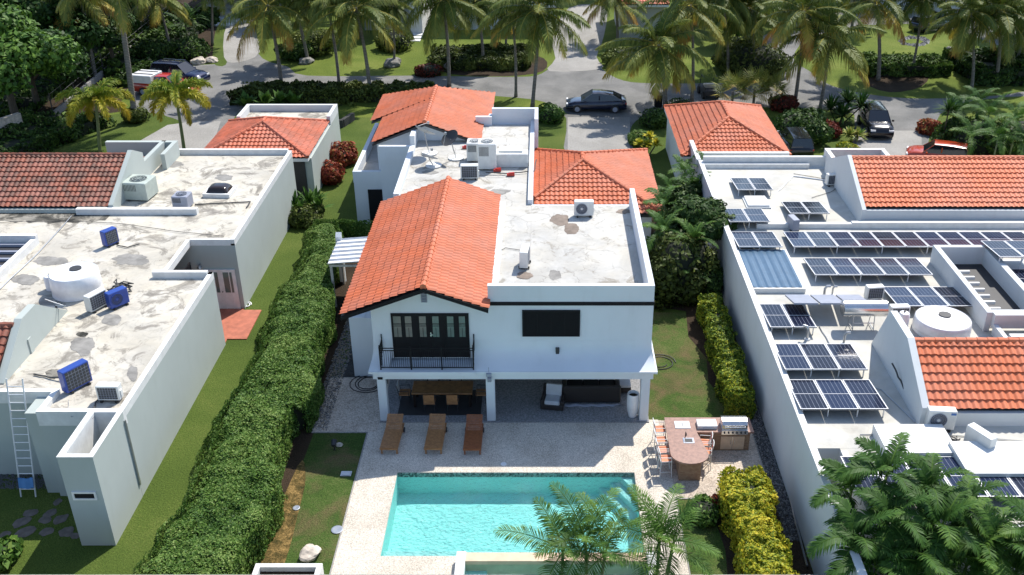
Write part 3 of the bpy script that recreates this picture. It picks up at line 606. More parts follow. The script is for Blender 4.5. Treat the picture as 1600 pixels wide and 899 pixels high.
q = MB(); q.box(-45, -17.8, 31.5, 57.4, zr, zr+.02); q.box(-17.8, xe-.2, 30.2, 40.98, zr, zr+.02); q.box(-17.8, xe-.2, 44.98, 57.4, zr, zr+.02); q.box(-18.4, -17.8, 30.2, 31.5, zr, zr+.0201); q.build('flat_roof', M['roofB'], L)
q = MB()                                                         # open-topped tower
tx0, tx1, ty0, ty1 = -16.68, xe+.002, 27.27, 29.98; w_ = .18
q.box(tx0, tx1, ty0, ty0+w_, 0, zt); q.box(tx0, tx0+w_, ty0+w_, ty1, 0, zt); q.box(tx1-w_, tx1, ty0+w_, ty1, 0, zt); q.box(tx0+w_, tx1-w_, ty0+w_, ty1, 2.2, 2.3)
q.build('tower', M['sage'], L)
q = MB(); 
for a, b, c, d in [(tx0-.01, tx1+.01, ty0-.01, ty0+w_), (tx0-.01, tx0+w_, ty0+w_, ty1), (tx1-w_, tx1+.01, ty0+w_, ty1)]: q.box(a, b, c, d, zt, zt+.03)
q.box(tx0+w_+.002, tx0+w_+.02, ty0+w_, ty1, 2.3, zt-.01); q.box(tx0+w_+.02, tx1-w_, ty1-.02, ty1-.002, 2.3, zt-.01)
q.build('tower_coping', M['coping'], L)
win(L, -16.42, -15.72, ty0, 2.2, 2.42, M['alu'], M['black'])
q = MB(); p0 = G(195, 650, zt); q.box(xe, xe+.06, 29.9, 29.98, .6, 3.6); q.build('downpipe', M['metal'], L)
def sidegable(par, x0, x1, y0, yr_, yb, ze, zp, mat, side, wallm, over=.25, und='dark', extra=None):
    """roof slope facing the camera plus the back slope; a thick parapet wall closes the end at x0 (side=+1) or x1 (side=-1)"""
    d = MB(); d.add([(x0,y0,ze-.03),(x1,y0,ze-.03),(x1,yr_,zp-.03),(x0,yr_,zp-.03),(x1,yb,ze-.03),(x0,yb,ze-.03)],[(0,1,2,3),(3,2,4,5)]); d.build('roof', M[und], par)
    tiles([(x0,y0,ze),(x1,y0,ze),(x1,yr_,zp),(x0,yr_,zp)], 'roof_tiles', mat, par); tiles([(x1,yb,ze),(x0,yb,ze),(x0,yr_,zp),(x1,yr_,zp)], 'roof_tiles', mat, par)
    ridge([(x0, yr_, zp), (x1, yr_, zp)], mat, par, .12, .03)
sidegable(L, -45, -23.15, 48.75, 52.3, 55.8, 4.0, 5.62, M['tileB'], 1, 'sage')
q = MB(); q.xprism([(48.6, 3.6), (48.6, 4.2), (52.3, 5.92), (53.6, 5.3), (53.6, 3.6)], -23.15, -22.9); q.xprism([(53.6, 3.6), (53.6, 4.75), (57.0, 4.75), (57.0, 3.6)], -23.15, -22.9)
q.box(-26.5, -22.9, 57.0, 57.3, 3.7, 4.7); q.box(-23.15, -22.2, 57.0, 57.3, 3.7, 4.7); q.box(-22.45, -22.2, 54.9, 57.0, 3.7, 4.7); q.box(-45, -23.15, 48.55, 48.75, 3.7, 3.95)
q.box(-45, -20.8, 34.35, 34.6, 3.7, 4.4); q.xprism([(32.1, 3.0), (32.1, 3.8), (34.4, 5.35), (35.6, 5.35), (38.0, 3.7), (38, 3.0)], -21.15, -20.85)
q.build('gable_wall', M['sage'], L)
sidegable(L, -45, -21.15, 31.9, 34.2, 36.5, 3.7, 5.15, M['tileB'], 1, 'sage')
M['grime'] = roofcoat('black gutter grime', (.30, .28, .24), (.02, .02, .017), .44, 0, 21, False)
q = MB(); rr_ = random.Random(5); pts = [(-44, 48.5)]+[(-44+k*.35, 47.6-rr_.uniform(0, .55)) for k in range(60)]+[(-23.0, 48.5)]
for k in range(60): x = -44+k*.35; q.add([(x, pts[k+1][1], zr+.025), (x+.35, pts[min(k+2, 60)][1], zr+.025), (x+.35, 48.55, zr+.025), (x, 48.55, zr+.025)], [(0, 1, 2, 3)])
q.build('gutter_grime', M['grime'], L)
for i, (u, v, ru, rv, mt) in enumerate([(208, 584, 9, 11, 'patchg'), (128, 523, 9, 4, 'grime'), (85, 585, 13, 8, 'grime'), (175, 500, 14, 10, 'patchg'), (80, 408, 28, 7, 'patchg'), (205, 407, 26, 9, 'patchg'), (160, 470, 20, 7, 'patchg'), (130, 540, 18, 14, 'patchg'), (265, 257, 22, 5, 'patchg'), (350, 278, 14, 5, 'patchg'), (40, 437, 20, 8, 'patchg')]): patch(L, u, v, ru, rv, zr+.03, mt, i*2.3)
# patio with french doors
q = MB(); q.box(-19.4, -15.5, 41.2, 44.8, .0, .05); q.build('patio_floor', M['terracotta'], L)
q = MB(); q.box(-15.5, -14.55, 41.7, 44.6, 0, .05); q.build('step', M['terracotta'], L)
q = MB(); dx0, dx1 = -17.2, -15.65; yy = 44.78; q.box(dx0, dx1, yy-.06, yy, 0.05, 2.3)
for k in range(4): q.box(dx0+.06+k*.385, dx0+.10+k*.385, yy-.09, yy-.06, .05, 2.3)
dd = q.build('french_door', M['alu'], L)
for k in (0, 1): p = MB(); p.box(dx0+.2+k*.72, dx0+.65+k*.72, yy-.075, yy-.062, 1.0, 2.15); p.build('pane', M['glass'], dd)
p = MB(); p.cyl((dx0+.78, yy-.12, 1.05), (dx0+.78, yy-.06, 1.05), .025); p.build('handle', M['dark'], dd)
q = MB(); q.lathe([(0, .16), (.09, .12), (.13, .0), (0, 0)], (-17.35, 44.6, 2.45)); q.cyl((-17.35, 44.6, 2.6), (-17.35, 44.8, 2.6), .02); q.build('wall_lamp', M['metal'], L)
q = MB(); q.box(-17.66, -17.6, 41.9, 44.2, .9, 3.0); q.build('window', M['black'], L)
# left light well
q = MB(); a = G(50, 385, zt); b_ = G(0, 470, zt)
q.box(-30, a.x, a.y+.5, a.y+.72, zr, zr+.55); q.box(a.x-.22, a.x, b_.y-3, a.y+.5, zr, zr+.4); q.build('light_well_kerb', M['coping'], L)
q = MB(); q.box(-30, a.x-.22, b_.y-3, a.y+.5, zr+.03, zr+.06); q.build('light_well_painted_shade', M['dark'], L)  # flat dark sheet: shade of the open well put into its colour
q = MB()
for k in range(7): q.box(-30, a.x-.3, a.y+.2-k*.8, a.y+.35-k*.8, zr+.07, zr+.2)
q.build('louvre', M['acgrey'], L)
# garage of left neighbour
gL = thing('garage', 'garage of the left house with stained red hip roof and white flat roofed annex', 'garage', (-18, 62, 0))
q = MB(); q.box(-21.6, -15.0, 59.4, 66.2, 0, 2.8); q.box(-15.0, -14.75, 59.4, 68.7, 0, 2.78); q.box(-21.2, -15.0, 66.2, 68.6, 0, 2.9); q.build('wall', M['sage'], gL)
hip(gL, -21.75, -14.85, 58.9, 66.0, 2.98, 4.25, M['tileG'], fascia='coping')
q = MB(); q.box(-21.2, -14.75, 68.45, 68.7, 2.8, 3.4); q.box(-21.2, -20.95, 65.9, 68.45, 2.8, 3.4); q.box(-15.0, -14.75, 65.9, 68.45, 2.8, 3.4); q.build('parapet', M['white2'], gL)
q = MB(); q.box(-20.95, -15.0, 66.0, 68.45, 2.88, 2.93); q.build('flat_roof', M['roofB'], gL)
q = MB(); q.box(-15.9, -15.2, 59.3, 59.42, 0, 2.6); q.build('door', M['dark'], gL)
# ---------------------------------------------------------------- right neighbour
Rr = thing('villa', 'white flat roofed house covered in solar panels, right of the pool', 'house', (16, 40, 0))
xw, zt, zr = 9.4, 3.55, 3.25
wl = MB(); wl.box(xw+.22, 45, 28.7, 57, 0, zr); wl.box(10.6, 45, 24.6, 28.7, 0, zr-.02); wl.box(xw, xw+.22, 18, 57, 0, zt-.02)
wl.box(xw+.22, 10.6, 20, 28.7, 0, .3); wl.build('wall', M['white2'], Rr)
q = MB(); q.box(xw-.012, xw+.25, 18, 57, zt-.02, zt+.01); q.box(xw+.25, 17.0, 56.6, 56.85, zr, zt+.35); q.box(xw+.25, 16, 56.3, 56.5, zr, zt+.0)
q.box(10.58, 10.8, 24.6, 28.5, zr, zr+.05)
for a, b, c, d, e in [(17.0, 20.6, 56.8, 57.05, 4.3), (17.0, 17.25, 53.6, 56.8, 4.3), (20.35, 20.6, 53.6, 56.8, 4.3)]: q.box(a, b, c, d, zr, e)
q.box(16.2, 45, 47.6, 47.85, zr, zr+.35); q.box(xw+1.8, 16.2, 47.6, 47.85, zr, zr+.28)
q.build('parapet', M['coping'], Rr)
q = MB(); q.box(xw+.25, 45, 28.7, 56.3, zr, zr+.012); q.box(10.6, 45, 24.7, 28.7, zr-.02, zr+.008); q.build('flat_roof', M['roofC'], Rr)
sidegable(Rr, 17.0, 45, 48.35, 51.9, 55.5, 4.15, 5.60, M['tileC'], -1, 'white2')
q = MB(); q.xprism([(48.1, 3.2), (48.1, 4.12), (51.9, 5.78), (55.7, 4.12), (55.7, 3.2)], 16.78, 17.0); q.box(17.0, 45, 48.12, 48.34, 3.2, 4.08)
q.xprism([(30.0, 3.2), (30.0, 4.1), (32.5, 5.6), (34.6, 5.6), (36.0, 3.2)], 13.85, 14.12); q.box(14.12, 45, 30.02, 30.2, 3.2, 3.85)
q.build('gable_wall', M['white2'], Rr)
sidegable(Rr, 14.12, 45, 30.15, 32.55, 35.0, 3.95, 5.42, M['tileC'], -1, 'white2')
# stepped white slab
q = MB(); q.box(12.0, 14.5, 27.9, 29.6, zr, zr+.42); q.box(14.3, 40, 26.6, 28.4, zr, zr+.55); q.build('roof_plinth', M['coping'], Rr)
# open stair court with beams
q = MB(); cx0, cx1, cy0, cy1 = 19.2, 21.4, 37.2, 43.4; zc = 4.2
q.box(cx0-.25, cx0, cy0-.25, cy1+.25, zr, zc); q.box(cx1, cx1+.3, cy0-.25, cy1+.25, zr, zc-.05); q.box(cx0, cx1, cy1, cy1+.25, zr, zc); q.box(cx0, cx1+4, cy0-.5, cy0, zr+.3, zc)
q.box(cx1+.3, 30, cy0+1.5, cy1+.2, zr, zr+.2)
q.box(cx0, cx0+.2, cy0-4.5, cy0-.5, zr, zr+.5); q.box(21.8, 22.1, cy0-4.5, cy0-.5, zr, zr+.9)
q.build('court_wall', M['white2'], Rr)
q = MB()
for k in range(8): q.box(cx0+.02, cx0+1.0, cy0+.5+k*.6, cy0+.62+k*.6, zr+.25, zr+.4)
for k in range(4): q.box(cx0+.3, 21.7, cy0-4.0+k*.8, cy0-3.75+k*.8, zr+.35, zr+.55)
q.build('louvre', M['coping'], Rr)
q = MB(); q.box(cx0+.01, cx1-.01, cy0+.01, cy1-.01, zr+.015, zr+.03); q.box(19.5, 21.7, 32.8, 36.6, zr+.015, zr+.03); q.build('court_painted_shade', M['dark'], Rr)  # dark sheets at roof level stand in for shade down in the court
q = MB(); a, b_, c, d = G(1152, 389, 3.6), G(1226, 389, 3.6), G(1248, 447, 3.6), G(1175, 447, 3.6)
x0, x1, y0, y1 = a.x, b_.x, d.y, a.y; nn = 24
q.box(x0-.12, x1+.12, y0-.12, y1+.12, zr, zr+.25); q.build('skylight_frame', M['coping'], Rr)
q = MB()
for k in range(nn):
    xa, xb = x0+(x1-x0)*k/nn, x0+(x1-x0)*(k+1)/nn; f_ = lambda k_: zr+.27+.02*math.sin(k_*1.7)
    q.add([(xa, y0, f_(k)), (xb, y0, f_(k+1)), (xb, y1, f_(k+1)), (xa, y1, f_(k))], [(0, 1, 2, 3)])
q.build('skylight_sheet', M['bluesheet'], Rr)
gR = thing('garage', 'small white garage with clean orange hip roof beside the right driveway', 'garage', (12, 64, 0))
q = MB(); q.box(8.9, 15.2, 59.6, 69, 0, 2.8); q.build('wall', M['white2'], gR)
hip(gR, 8.7, 15.6, 59.3, 69.4, 2.95, 4.35, M['tileA'], fascia='coping')
q = MB(); q.box(9.3, 9.55, 57, 60.5, 2.8, 3.6); q.box(9.55, 15.4, 58.9, 59.2, 2.6, 3.3); q.build('parapet', M['coping'], gR)
# ---------------------------------------------------------------- boundary wall at the near end of the plots
W_ = thing('boundary_wall', 'grey stone topped boundary wall along the near edge of all three gardens', 'wall', (0, 23.6, 0))
q = MB(); q.box(-30, 30, 23.0, 23.45, 0, 2.1); q.build('wall', M['siding'], W_)
q = MB(); q.box(-30, 30, 22.9, 23.55, 2.1, 2.2); q.build('coping', M['concrete'], W_)
# kerb box at bottom
q = MB(); a, b_ = G(400, 893, .8), G(504, 881, .8)
PB = thing('planter', 'white rendered planter box at the near end of the patchy lawn', 'planter', (a.x, a.y, 0))
x0, x1, y0, y1 = a.x-.1, b_.x, b_.y-1.1, b_.y; q.box(x0, x1, y1-.18, y1, 0, .8); q.box(x1-.18, x1, y0, y1-.18, 0, .8); q.box(x0, x0+.18, y0, y1-.18, 0, .8); q.box(x0+.18, x1-.18, y0, y0+.18, 0, .8); q.build('wall', M['coping'], PB)
q = MB(); q.box(x0+.18, x1-.18, y0+.18, y1-.18, 0, .6); q.build('soil', M['soil'], PB)
# ---------------------------------------------------------------- solar arrays
m, t, b = newmat('solar cells'); b.inputs['Roughness'].default_value = .12; b.inputs['Specular IOR Level'].default_value = .22
uv = t.nodes.new('ShaderNodeTexCoord').outputs['Object']; sx = t.nodes.new('ShaderNodeSeparateXYZ'); t.links.new(uv, sx.inputs[0])
fx = mth(t, 'FRACT', mth(t, 'MULTIPLY', sx.outputs[0], 6.0)); lx = mth(t, 'LESS_THAN', mth(t, 'ABSOLUTE', mth(t, 'SUBTRACT', fx, .5)), .028)
fy_ = mth(t, 'FRACT', mth(t, 'MULTIPLY', sx.outputs[1], 12.0)); ly = mth(t, 'MULTIPLY', mth(t, 'LESS_THAN', mth(t, 'ABSOLUTE', mth(t, 'SUBTRACT', fy_, .5)), .04), .35)
ob = t.nodes.new('ShaderNodeObjectInfo'); base = mix(t, ob.outputs['Random'], (.008, .009, .018), (.010, .018, .05))
col(t, b, mix(t, mth(t, 'MAXIMUM', lx, mth(t, 'MULTIPLY', ly, .3)), base, (.25, .27, .32))); M['solar'] = m
def solar(bl, br_or_n, fl, n, zf=3.72, zb=3.48, label='', Wd=None):
    A_ = G(*bl, zb); F = G(*fl, zf); dy = F-A_; Bq = G(*br_or_n, zf); Wd = (Bq.x-F.x)/n
    x = (A_.x+F.x)/2; y0, y1 = F.y, A_.y; Lp = math.hypot(y1-y0, zb-zf); ang = math.atan2(zb-zf, y1-y0)
    A = thing('solar_array', label, 'solar panels', (x, y0, 3.3), 0, 'solar arrays on the right house roof')
    for k in range(n):
        q = MB(); w2 = Wd-.03
        q.box(0, w2, 0, Lp, -.04, 0, 0); 
        for a_, b_, c_, d_ in [(0, w2, 0, .04), (0, w2, Lp-.04, Lp), (0, .04, .04, Lp-.04), (w2-.04, w2, .04, Lp-.04), (.04, w2-.04, Lp/2-.012, Lp/2+.012)]: q.box(a_, b_, c_, d_, -.045, .012, 1)
        o = bpy.data.objects.new('panel', SP) if False else q.build('panel', [M['solar'], M['alu']], None)
        o.parent = A; KIDS.setdefault(A.name, []).append(o); o.location = (k*Wd, 0, zf-3.3); o.rotation_euler = (ang, 0, 0)
    q = MB()
    for k in range(0, n+1, 1 if n < 4 else 2):
        xx = min(max(k*Wd, .12), n*Wd-.12); q.box(xx-.02, xx+.02, .15, .19, -.03, zf-3.35); q.box(xx-.02, xx+.02, Lp-.25, Lp-.21, -.03, zb-3.36)
        q.add([(xx-.015,.1,zf-3.37),(xx+.015,.1,zf-3.37),(xx+.015,Lp-.1,zb-3.37),(xx-.015,Lp-.1,zb-3.37)], [(0,1,2,3)])
    q.build('leg', M['alu'], A, world=False)
solar((1143, 279), (1207, 297), (1150, 297), 2, label='pair of black solar panels farthest back, beside the tree at the white roof corner')
solar((1131, 327), (1202, 347), (1137, 347), 2, label='pair of black solar panels beside the dark tree, in front of a white square hatch')
solar((1143, 363), (1222, 386), (1152, 386), 2, label='pair of black solar panels directly behind the blue corrugated sheet')
solar((1221, 316), (1297, 334), (1234, 334), 2, label='lone pair of black solar panels on the bare roof left of the large orange roof')
solar((1223, 363), (1630, 386), (1240, 386), 11, label='very long row of eleven dark solar panels below the big orange roof')
solar((1255, 404), (1459, 430), (1273, 430), 5, label='row of five dark purplish solar panels right of the blue corrugated sheet')
solar((1383, 449), (1519, 479), (1397, 479), 3, label='row of three blue solar panels beside the open stair court, behind the white water tank')
solar((1184, 476), (1279, 512), (1205, 512), 2, label='pair of blue solar panels beside the horizontal steel water heater')
solar((1208, 538), (1356, 578), (1225, 578), 3, label='row of three navy solar panels in front of the steel water heater')
solar((1230, 594), (1388, 640), (1249, 640), 3, label='row of three navy solar panels beside the cable covered gable wall, nearest the white plinth')
solar((1531, 377), (1640, 402), (1563, 402), 2, 4.5, 4.3, label='blue solar panels raised just behind the stair court wall')
solar((1575, 421), (1680, 452), (1604, 452), 2, 4.0, 3.8, label='blue solar panels cut by the right edge, right of the stair court')
solar((1312, 714), (1700, 777), (1345, 777), 7, 3.75, 3.55, label='long row of navy solar panels behind the foreground palm fronds')
# ---------------------------------------------------------------- air conditioners
def fan_ac(label, u, v, z, rz=0, w=.95, h=.72, d=.36, face='fan', body='acw', group='mini split outdoor units on the roofs', logo=False):
    p = G(u, v, z); A = thing('air_conditioner', label, 'air conditioner', p, rz, group)
    q = MB(); q.bbox(-w/2, w/2, -d/2, d/2, .09, .09+h, .025); q.build('casing', M[body], A, world=False)
    q = MB()
    if face == 'fan':
        cx, cz, r = -w*.12, .09+h*.5, h*.38
        vs = []; n = 24
        q.tube([(cx+r*math.cos(a), -d/2-.012, cz+r*math.sin(a)) for a in [2*math.pi*k/n for k in range(n+1)]], .014, 5)
        for rr in (.3, .55, .8): q.tube([(cx+r*rr*math.cos(a), -d/2-.012, cz+r*rr*math.sin(a)) for a in [2*math.pi*k/n for k in range(n+1)]], .006, 4)
        for k in range(12): a = math.pi*k/12; q.cyl((cx-r*math.cos(a), -d/2-.012, cz-r*math.sin(a)), (cx+r*math.cos(a), -d/2-.012, cz+r*math.sin(a)), .006, n=4)
        q.build('fan_guard', M['acgrey'] if body != 'acb' else M[body], A, world=False)
        q = MB(); q.cyl((cx, -d/2-.001, cz), (cx, -d/2-.006, cz), r*.97, n=24); q.build('fan_opening', M['grille'], A, world=False)
        q = MB(); q.cyl((cx, -d/2-.02, cz), (cx, -d/2-.008, cz), r*.2, n=12); q.build('fan_hub', M[body], A, world=False)
    else:
        q.box(-w/2+.07, w/2-.07, -d/2-.004, -d/2-.001, .14, h+.03); g_ = q.build('coil', M['grille'], A, world=False)
        q = MB()
        for k in range(1, 7): xx = -w/2+.07+(w-.14)*k/7; q.box(xx-.006, xx+.006, -d/2-.012, -d/2-.005, .14, h+.03)
        for k in range(1, 6): zz = .14+(h-.11)*k/6; q.box(-w/2+.07, w/2-.07, -d/2-.018, -d/2-.012, zz-.005, zz+.005)
        q.build('coil_guard', M['acgrey'], A, world=False)
    if logo:
        q = MB(); q.box(w*.28, w*.46, -d/2-.006, -d/2-.001, h-.06, h+.03); q.build('badge', M['logo'], A, world=False)
    q = MB()
    for s_ in (-1, 1): q.box(s_*w*.33-.04, s_*w*.33+.04, -d/2-.06, d/2+.06, 0, .09)
    q.build('feet', M['rubber'], A, world=False)
    q = MB(); q.box(w/2, w/2+.035, -.05, .08, .2, .45); q.build('valve_cover', M[body], A, world=False); return A
M['logo'] = plain('blue logo badge', (.05, .16, .42), .4)
fan_ac('beige air conditioner at the back edge of the cracked upper roof, before the hip roof', 912, 338, 5.24, .02)
fan_ac('narrow side-on air conditioner on the cracked upper roof', 820, 415, 5.24, math.pi/2-.1, face='coil', h=.75)
fan_ac('air conditioner with a dark gridded back near the ridge of the long gable', 734, 280, 5.22, .03, face='coil')
fan_ac('white air conditioner with round fan and blue badge by the gable end', 1466, 670, 3.30, -.08, w=1.0, h=.78, logo=True)
fan_ac('side-on air conditioner with dark grille, right of the tangled cables', 1527, 706, 3.30, math.pi/2+.5, w=1.05, h=.8, face='coil')
fan_ac('small air conditioner with gridded back between two parapets behind the long panel row', 1300, 290, 3.27, .15, w=.8, h=.62, face='coil')
fan_ac('small grey air conditioner at the left end of the longest panel row', 1238, 359, 3.27, math.pi/2+.2, w=.8, h=.6, face='coil', body='acgrey')
fan_ac('dark gridded air conditioner behind the steel water heater, near roof vents', 1364, 468, 3.27, .1, w=.8, h=.6, face='coil')
fan_ac('air conditioner with gridded back between water heater and white tank', 1402, 500, 3.27, .05, w=.85, h=.62, face='coil')
fan_ac('small beige air conditioner with gridded front near the near corner of the worn roof', 174, 625, 3.75, -.02, w=.85, h=.6, face='coil')
fan_ac('white air conditioner standing between the round tank and a blue unit', 153, 483, 3.75, 1.1, w=.95, h=.72, face='coil')
fan_ac('blue air conditioner with round fan leaning beside the white one near the round tank', 186, 479, 3.75, .9, face='fan', body='acb', w=.9)
fan_ac('blue boxy air conditioner standing alone below the red tiled gable', 174, 383, 3.75, 1.0, face='coil', body='acb', w=.75, h=.75)
fan_ac('largest blue air conditioner standing alone near the roof ladder', 122, 606, 3.75, 1.0, face='coil', body='acb', w=1.1, h=.9)
def condenser(label, u, v, z, w, h, rz, body):
    p = G(u, v, z); A = thing('condenser', label, 'air conditioner', p, rz, 'big box condensers on the roofs')
    q = MB(); q.bbox(-w/2, w/2, -w/2, w/2, .08, h, .04); q.build('casing', M[body], A, world=False)
    q = MB(); n = 20; q.cyl((0, 0, h+.001), (0, 0, h+.008), w*.34, n=24); q.build('fan_opening', M['grille'], A, world=False)
    q = MB()
    for rr in (.34, .24, .12): q.tube([(w*rr*math.cos(2*math.pi*k/n), w*rr*math.sin(2*math.pi*k/n), h+.03) for k in range(n+1)], .012, 4)
    for k in range(4): a = math.pi*k/4; q.cyl((-w*.34*math.cos(a), -w*.34*math.sin(a), h+.03), (w*.34*math.cos(a), w*.34*math.sin(a), h+.03), .01, n=4)
    q.build('fan_guard', M[body], A, world=False)
    q = MB()
    for k in range(9): xx = -w*.42+k*w*.06; q.box(xx, xx+.03, -w/2-.008, -w/2-.001, h*.55, h*.9)
    q.build('louvre', M['grille'], A, world=False); return A
condenser('large grey green box condenser beside the red tiled gable end', 222, 308, 3.75, 1.35, 1.05, -.12, 'acg')
condenser('small blue grey condenser with open top fan near the black skylight dome', 287, 324, 3.75, .85, .75, -.05, 'acgrey')
condenser('tall white condenser near the dishes, dark fan on its top', 762, 262, 5.22, 1.0, 1.5, 0, 'acw')
q = MB(); p = G(741, 260, 5.22)
o = condenser('short dark sided condenser just left of the tall white condenser', 743, 250, 5.22, .9, 1.1, 0, 'acw')
# duct box right of it
DU = thing('duct_box', 'long low white duct box on the roof between the condenser and the hip roof wall', 'duct', G(800, 258, 5.22))
q = MB(); q.bbox(-1.0, .9, -.4, .4, 0, .75, .03); q.build('casing', M['acw'], DU, world=False); q = MB(); q.box(-.7, .6, -.1, .6, .75, .85); q.build('lid', M['coping'], DU, world=False)
# ---------------------------------------------------------------- dishes
M['dishg'] = plain('grey dish enamel', (.36, .37, .38), .5)
def dish(label, u, v, z, rz, tilt, r, h, mt):
    A = thing('satellite_dish', label, 'satellite dish', G(u, v, z), rz, 'satellite dishes on the villa roof')
    mb = MB(); prof = [(r*k/6, .22*r*(k/6)**2) for k in range(7)]; mb.lathe(prof, n=28); mb.lathe([(r, .22*r), (r, .22*r+.02), (r*.99, .22*r+.02)], n=28)
    Mx = Matrix.Translation((0, 0, h)) @ Matrix.Rotation(tilt, 4, 'X'); mb.v = [tuple(Mx @ Vector(p)) for p in mb.v]; mb.build('reflector', M[mt], A, world=False, smooth=True)
    q = MB(); q.tube([(0, .3, .02), (0, .12, h*.5), (0, 0, h)], .03, 8); q.build('mast', M['metal'], A, world=False)
    q = MB(); e = Mx @ Vector((0, -r, .25*r)); f = Mx @ Vector((0, 0, r*.95)); q.cyl(e, f, .015, n=6); q.rbox(f, (.1, .1, .14)); q.build('feed_arm', M['metal'], A, world=False)
    q = MB(); q.lathe([(.45, 0), (.45, .06), (.0, .06)], (0, .3, 0)); q.build('foot', M['coping'], A, world=False); return A
dish('large pale satellite dish nearest the rear gable wall, tipped up on a tripod mast', 665, 243, 5.22, -.75, -.6, .62, 1.35, 'dishg')
dish('dark satellite dish right of the pale one, tilted almost on edge', 706, 250, 5.22, -.9, .7, .55, 1.2, 'dark')
dish('small low satellite dish nearest the long orange ridge', 671, 262, 5.22, -.8, -.5, .5, .55, 'dishg')
# ---------------------------------------------------------------- tanks, heater, skylight
def tank(label, u, v, z, r, h, hatch=(.3, .2), taper=.9):
    A = thing('water_tank', label, 'water tank', G(u, v, z), 0, 'round white water tanks')
    q = MB(); q.lathe([(r, 0), (r, .04), (r*.985, .1), (r*.985, h*.3), (r*1.0, h*.34), (r*.98, h*.62), (r*.97, h-.05), (r*.93, h), (r*.88, h-.04), (0, h-.0)], n=40); q.build('body', M['plastic'], A, world=False, smooth=True)
    q = MB(); q.lathe([(.26, h-.02), (.26, h+.04), (0, h+.045)], (hatch[0], hatch[1], 0), n=20); q.build('lid', M['dark'], A, world=False); return A
tank('round white water tank on the worn roof, small dark lid', 122, 455, 3.75, 1.08, 1.0, (.0, .25))
tank('squat white water tank beside the orange gable ridge and the three blue panels', 1470, 516, 3.27, 1.2, .6, (.15, .25))
def drum(label, u, v, z, r, h):
    A = thing('pressure_tank', label, 'pressure tank', G(u, v, z)); q = MB(); q.lathe([(r, 0), (r, h*.85), (r*.8, h*.96), (0, h)], n=20); q.build('body', M['plastic'], A, world=False, smooth=True)
    q = MB(); q.cyl((0, 0, h), (0, 0, h+.06), .04); q.build('valve', M['dark'], A, world=False)
drum('small white pressure tank left of the round white tank on the worn roof', 82, 452, 3.75, .26, .7)
drum('slim white pressure tank standing on the gable wall beside the squat tank', 1408, 518, 3.27, .24, .95)
H = thing('water_heater', 'horizontal steel cylinder water heater on a frame with three tilted collector panels', 'water heater', G(1345, 512, 3.3))
q = MB(); q.tube([(-.95, 0, .95), (-.93, 0, .95), (.93, 0, .95), (.95, 0, .95)], [.30, .36, .36, .30], 24); q.build('tank', M['steel'], H, world=False, smooth=True)
q = MB()
for x in (-.45, .45):
    for y in (-.3, .4): q.cyl((x, y, 0), (x, y*.6, .72), .02, n=5)
    q.cyl((x, -.3, .05), (x, .4, .05), .02, n=5)
q.cyl((-.45, -.25, .35), (.45, -.25, .35), .02, n=5); q.build('frame', M['metal'], H, world=False)
for k in range(3):
    q = MB(); xx = -2.3+k*1.15; q.rbox((xx, 1.5, .55), (1.05, 1.75, .07), rx=-.28); q.build('collector_panel', M['acgrey'], H, world=False)
SK = thing('skylight', 'black domed skylight on a white curb on the worn roof', 'skylight', G(344, 303, 3.75), -.05)
q = MB(); q.box(-.75, .75, -.65, .65, 0, .22); q.build('curb', M['coping'], SK, world=False)
q = MB(); n = 12
for i in range(n+1):
    for j in range(n+1):
        x = -1+2*i/n; y = -1+2*j/n; q.v.append((x*.6, y*.5, .22+.32*((1-x**4)*(1-y**4))**.5))
for i in range(n):
    for j in range(n): a = i*(n+1)+j; q.f.append((a, a+n+1, a+n+2, a+1)); q.m.append(0)
M['dome'] = plain('smoked acrylic dome', (.03, .022, .02), .12); q.build('dome', M['dome'], SK, world=False, smooth='all')
HT = thing('roof_hatch', 'flat white square hatch on the roof between solar panel pairs', 'hatch', G(1182, 318, 3.27)); q = MB(); q.bbox(-.6, .6, -.7, .7, 0, .16, .03); q.build('lid', M['coping'], HT, world=False); q = MB(); q.box(-.68, .68, -.78, .78, 0, .06); q.build('frame', M['white2'], HT, world=False)
def vent(label, u, v, z, rz=0, s=1):
    A = thing('roof_vent', label, 'vent pipe', G(u, v, z), rz); q = MB(); q.tube([(0, 0, 0), (0, 0, .4*s), (.06*s, 0, .5*s), (.2*s, 0, .5*s)], .05*s, 8); q.build('pipe', M['metal'], A, world=False, smooth=True); q = MB(); q.lathe([(.12*s, 0), (.1*s, .05*s), (.05*s, .06*s)], n=12); q.build('flashing', M['coping'], A, world=False)
vent('bent metal vent pipe, left of two, behind the water heater collectors', 1287, 466, 3.27, 0, 1.2); vent('slimmer bent vent pipe beside the dark gridded air conditioner', 1300, 462, 3.27, 0, .9)
vent('short white bent vent pipe between the two panel rows by the wall', 1261, 531, 3.27, 2.5, 1.2); vent('white vent pipe just in front of the water heater frame', 1318, 538, 3.27, 0, 1.1)
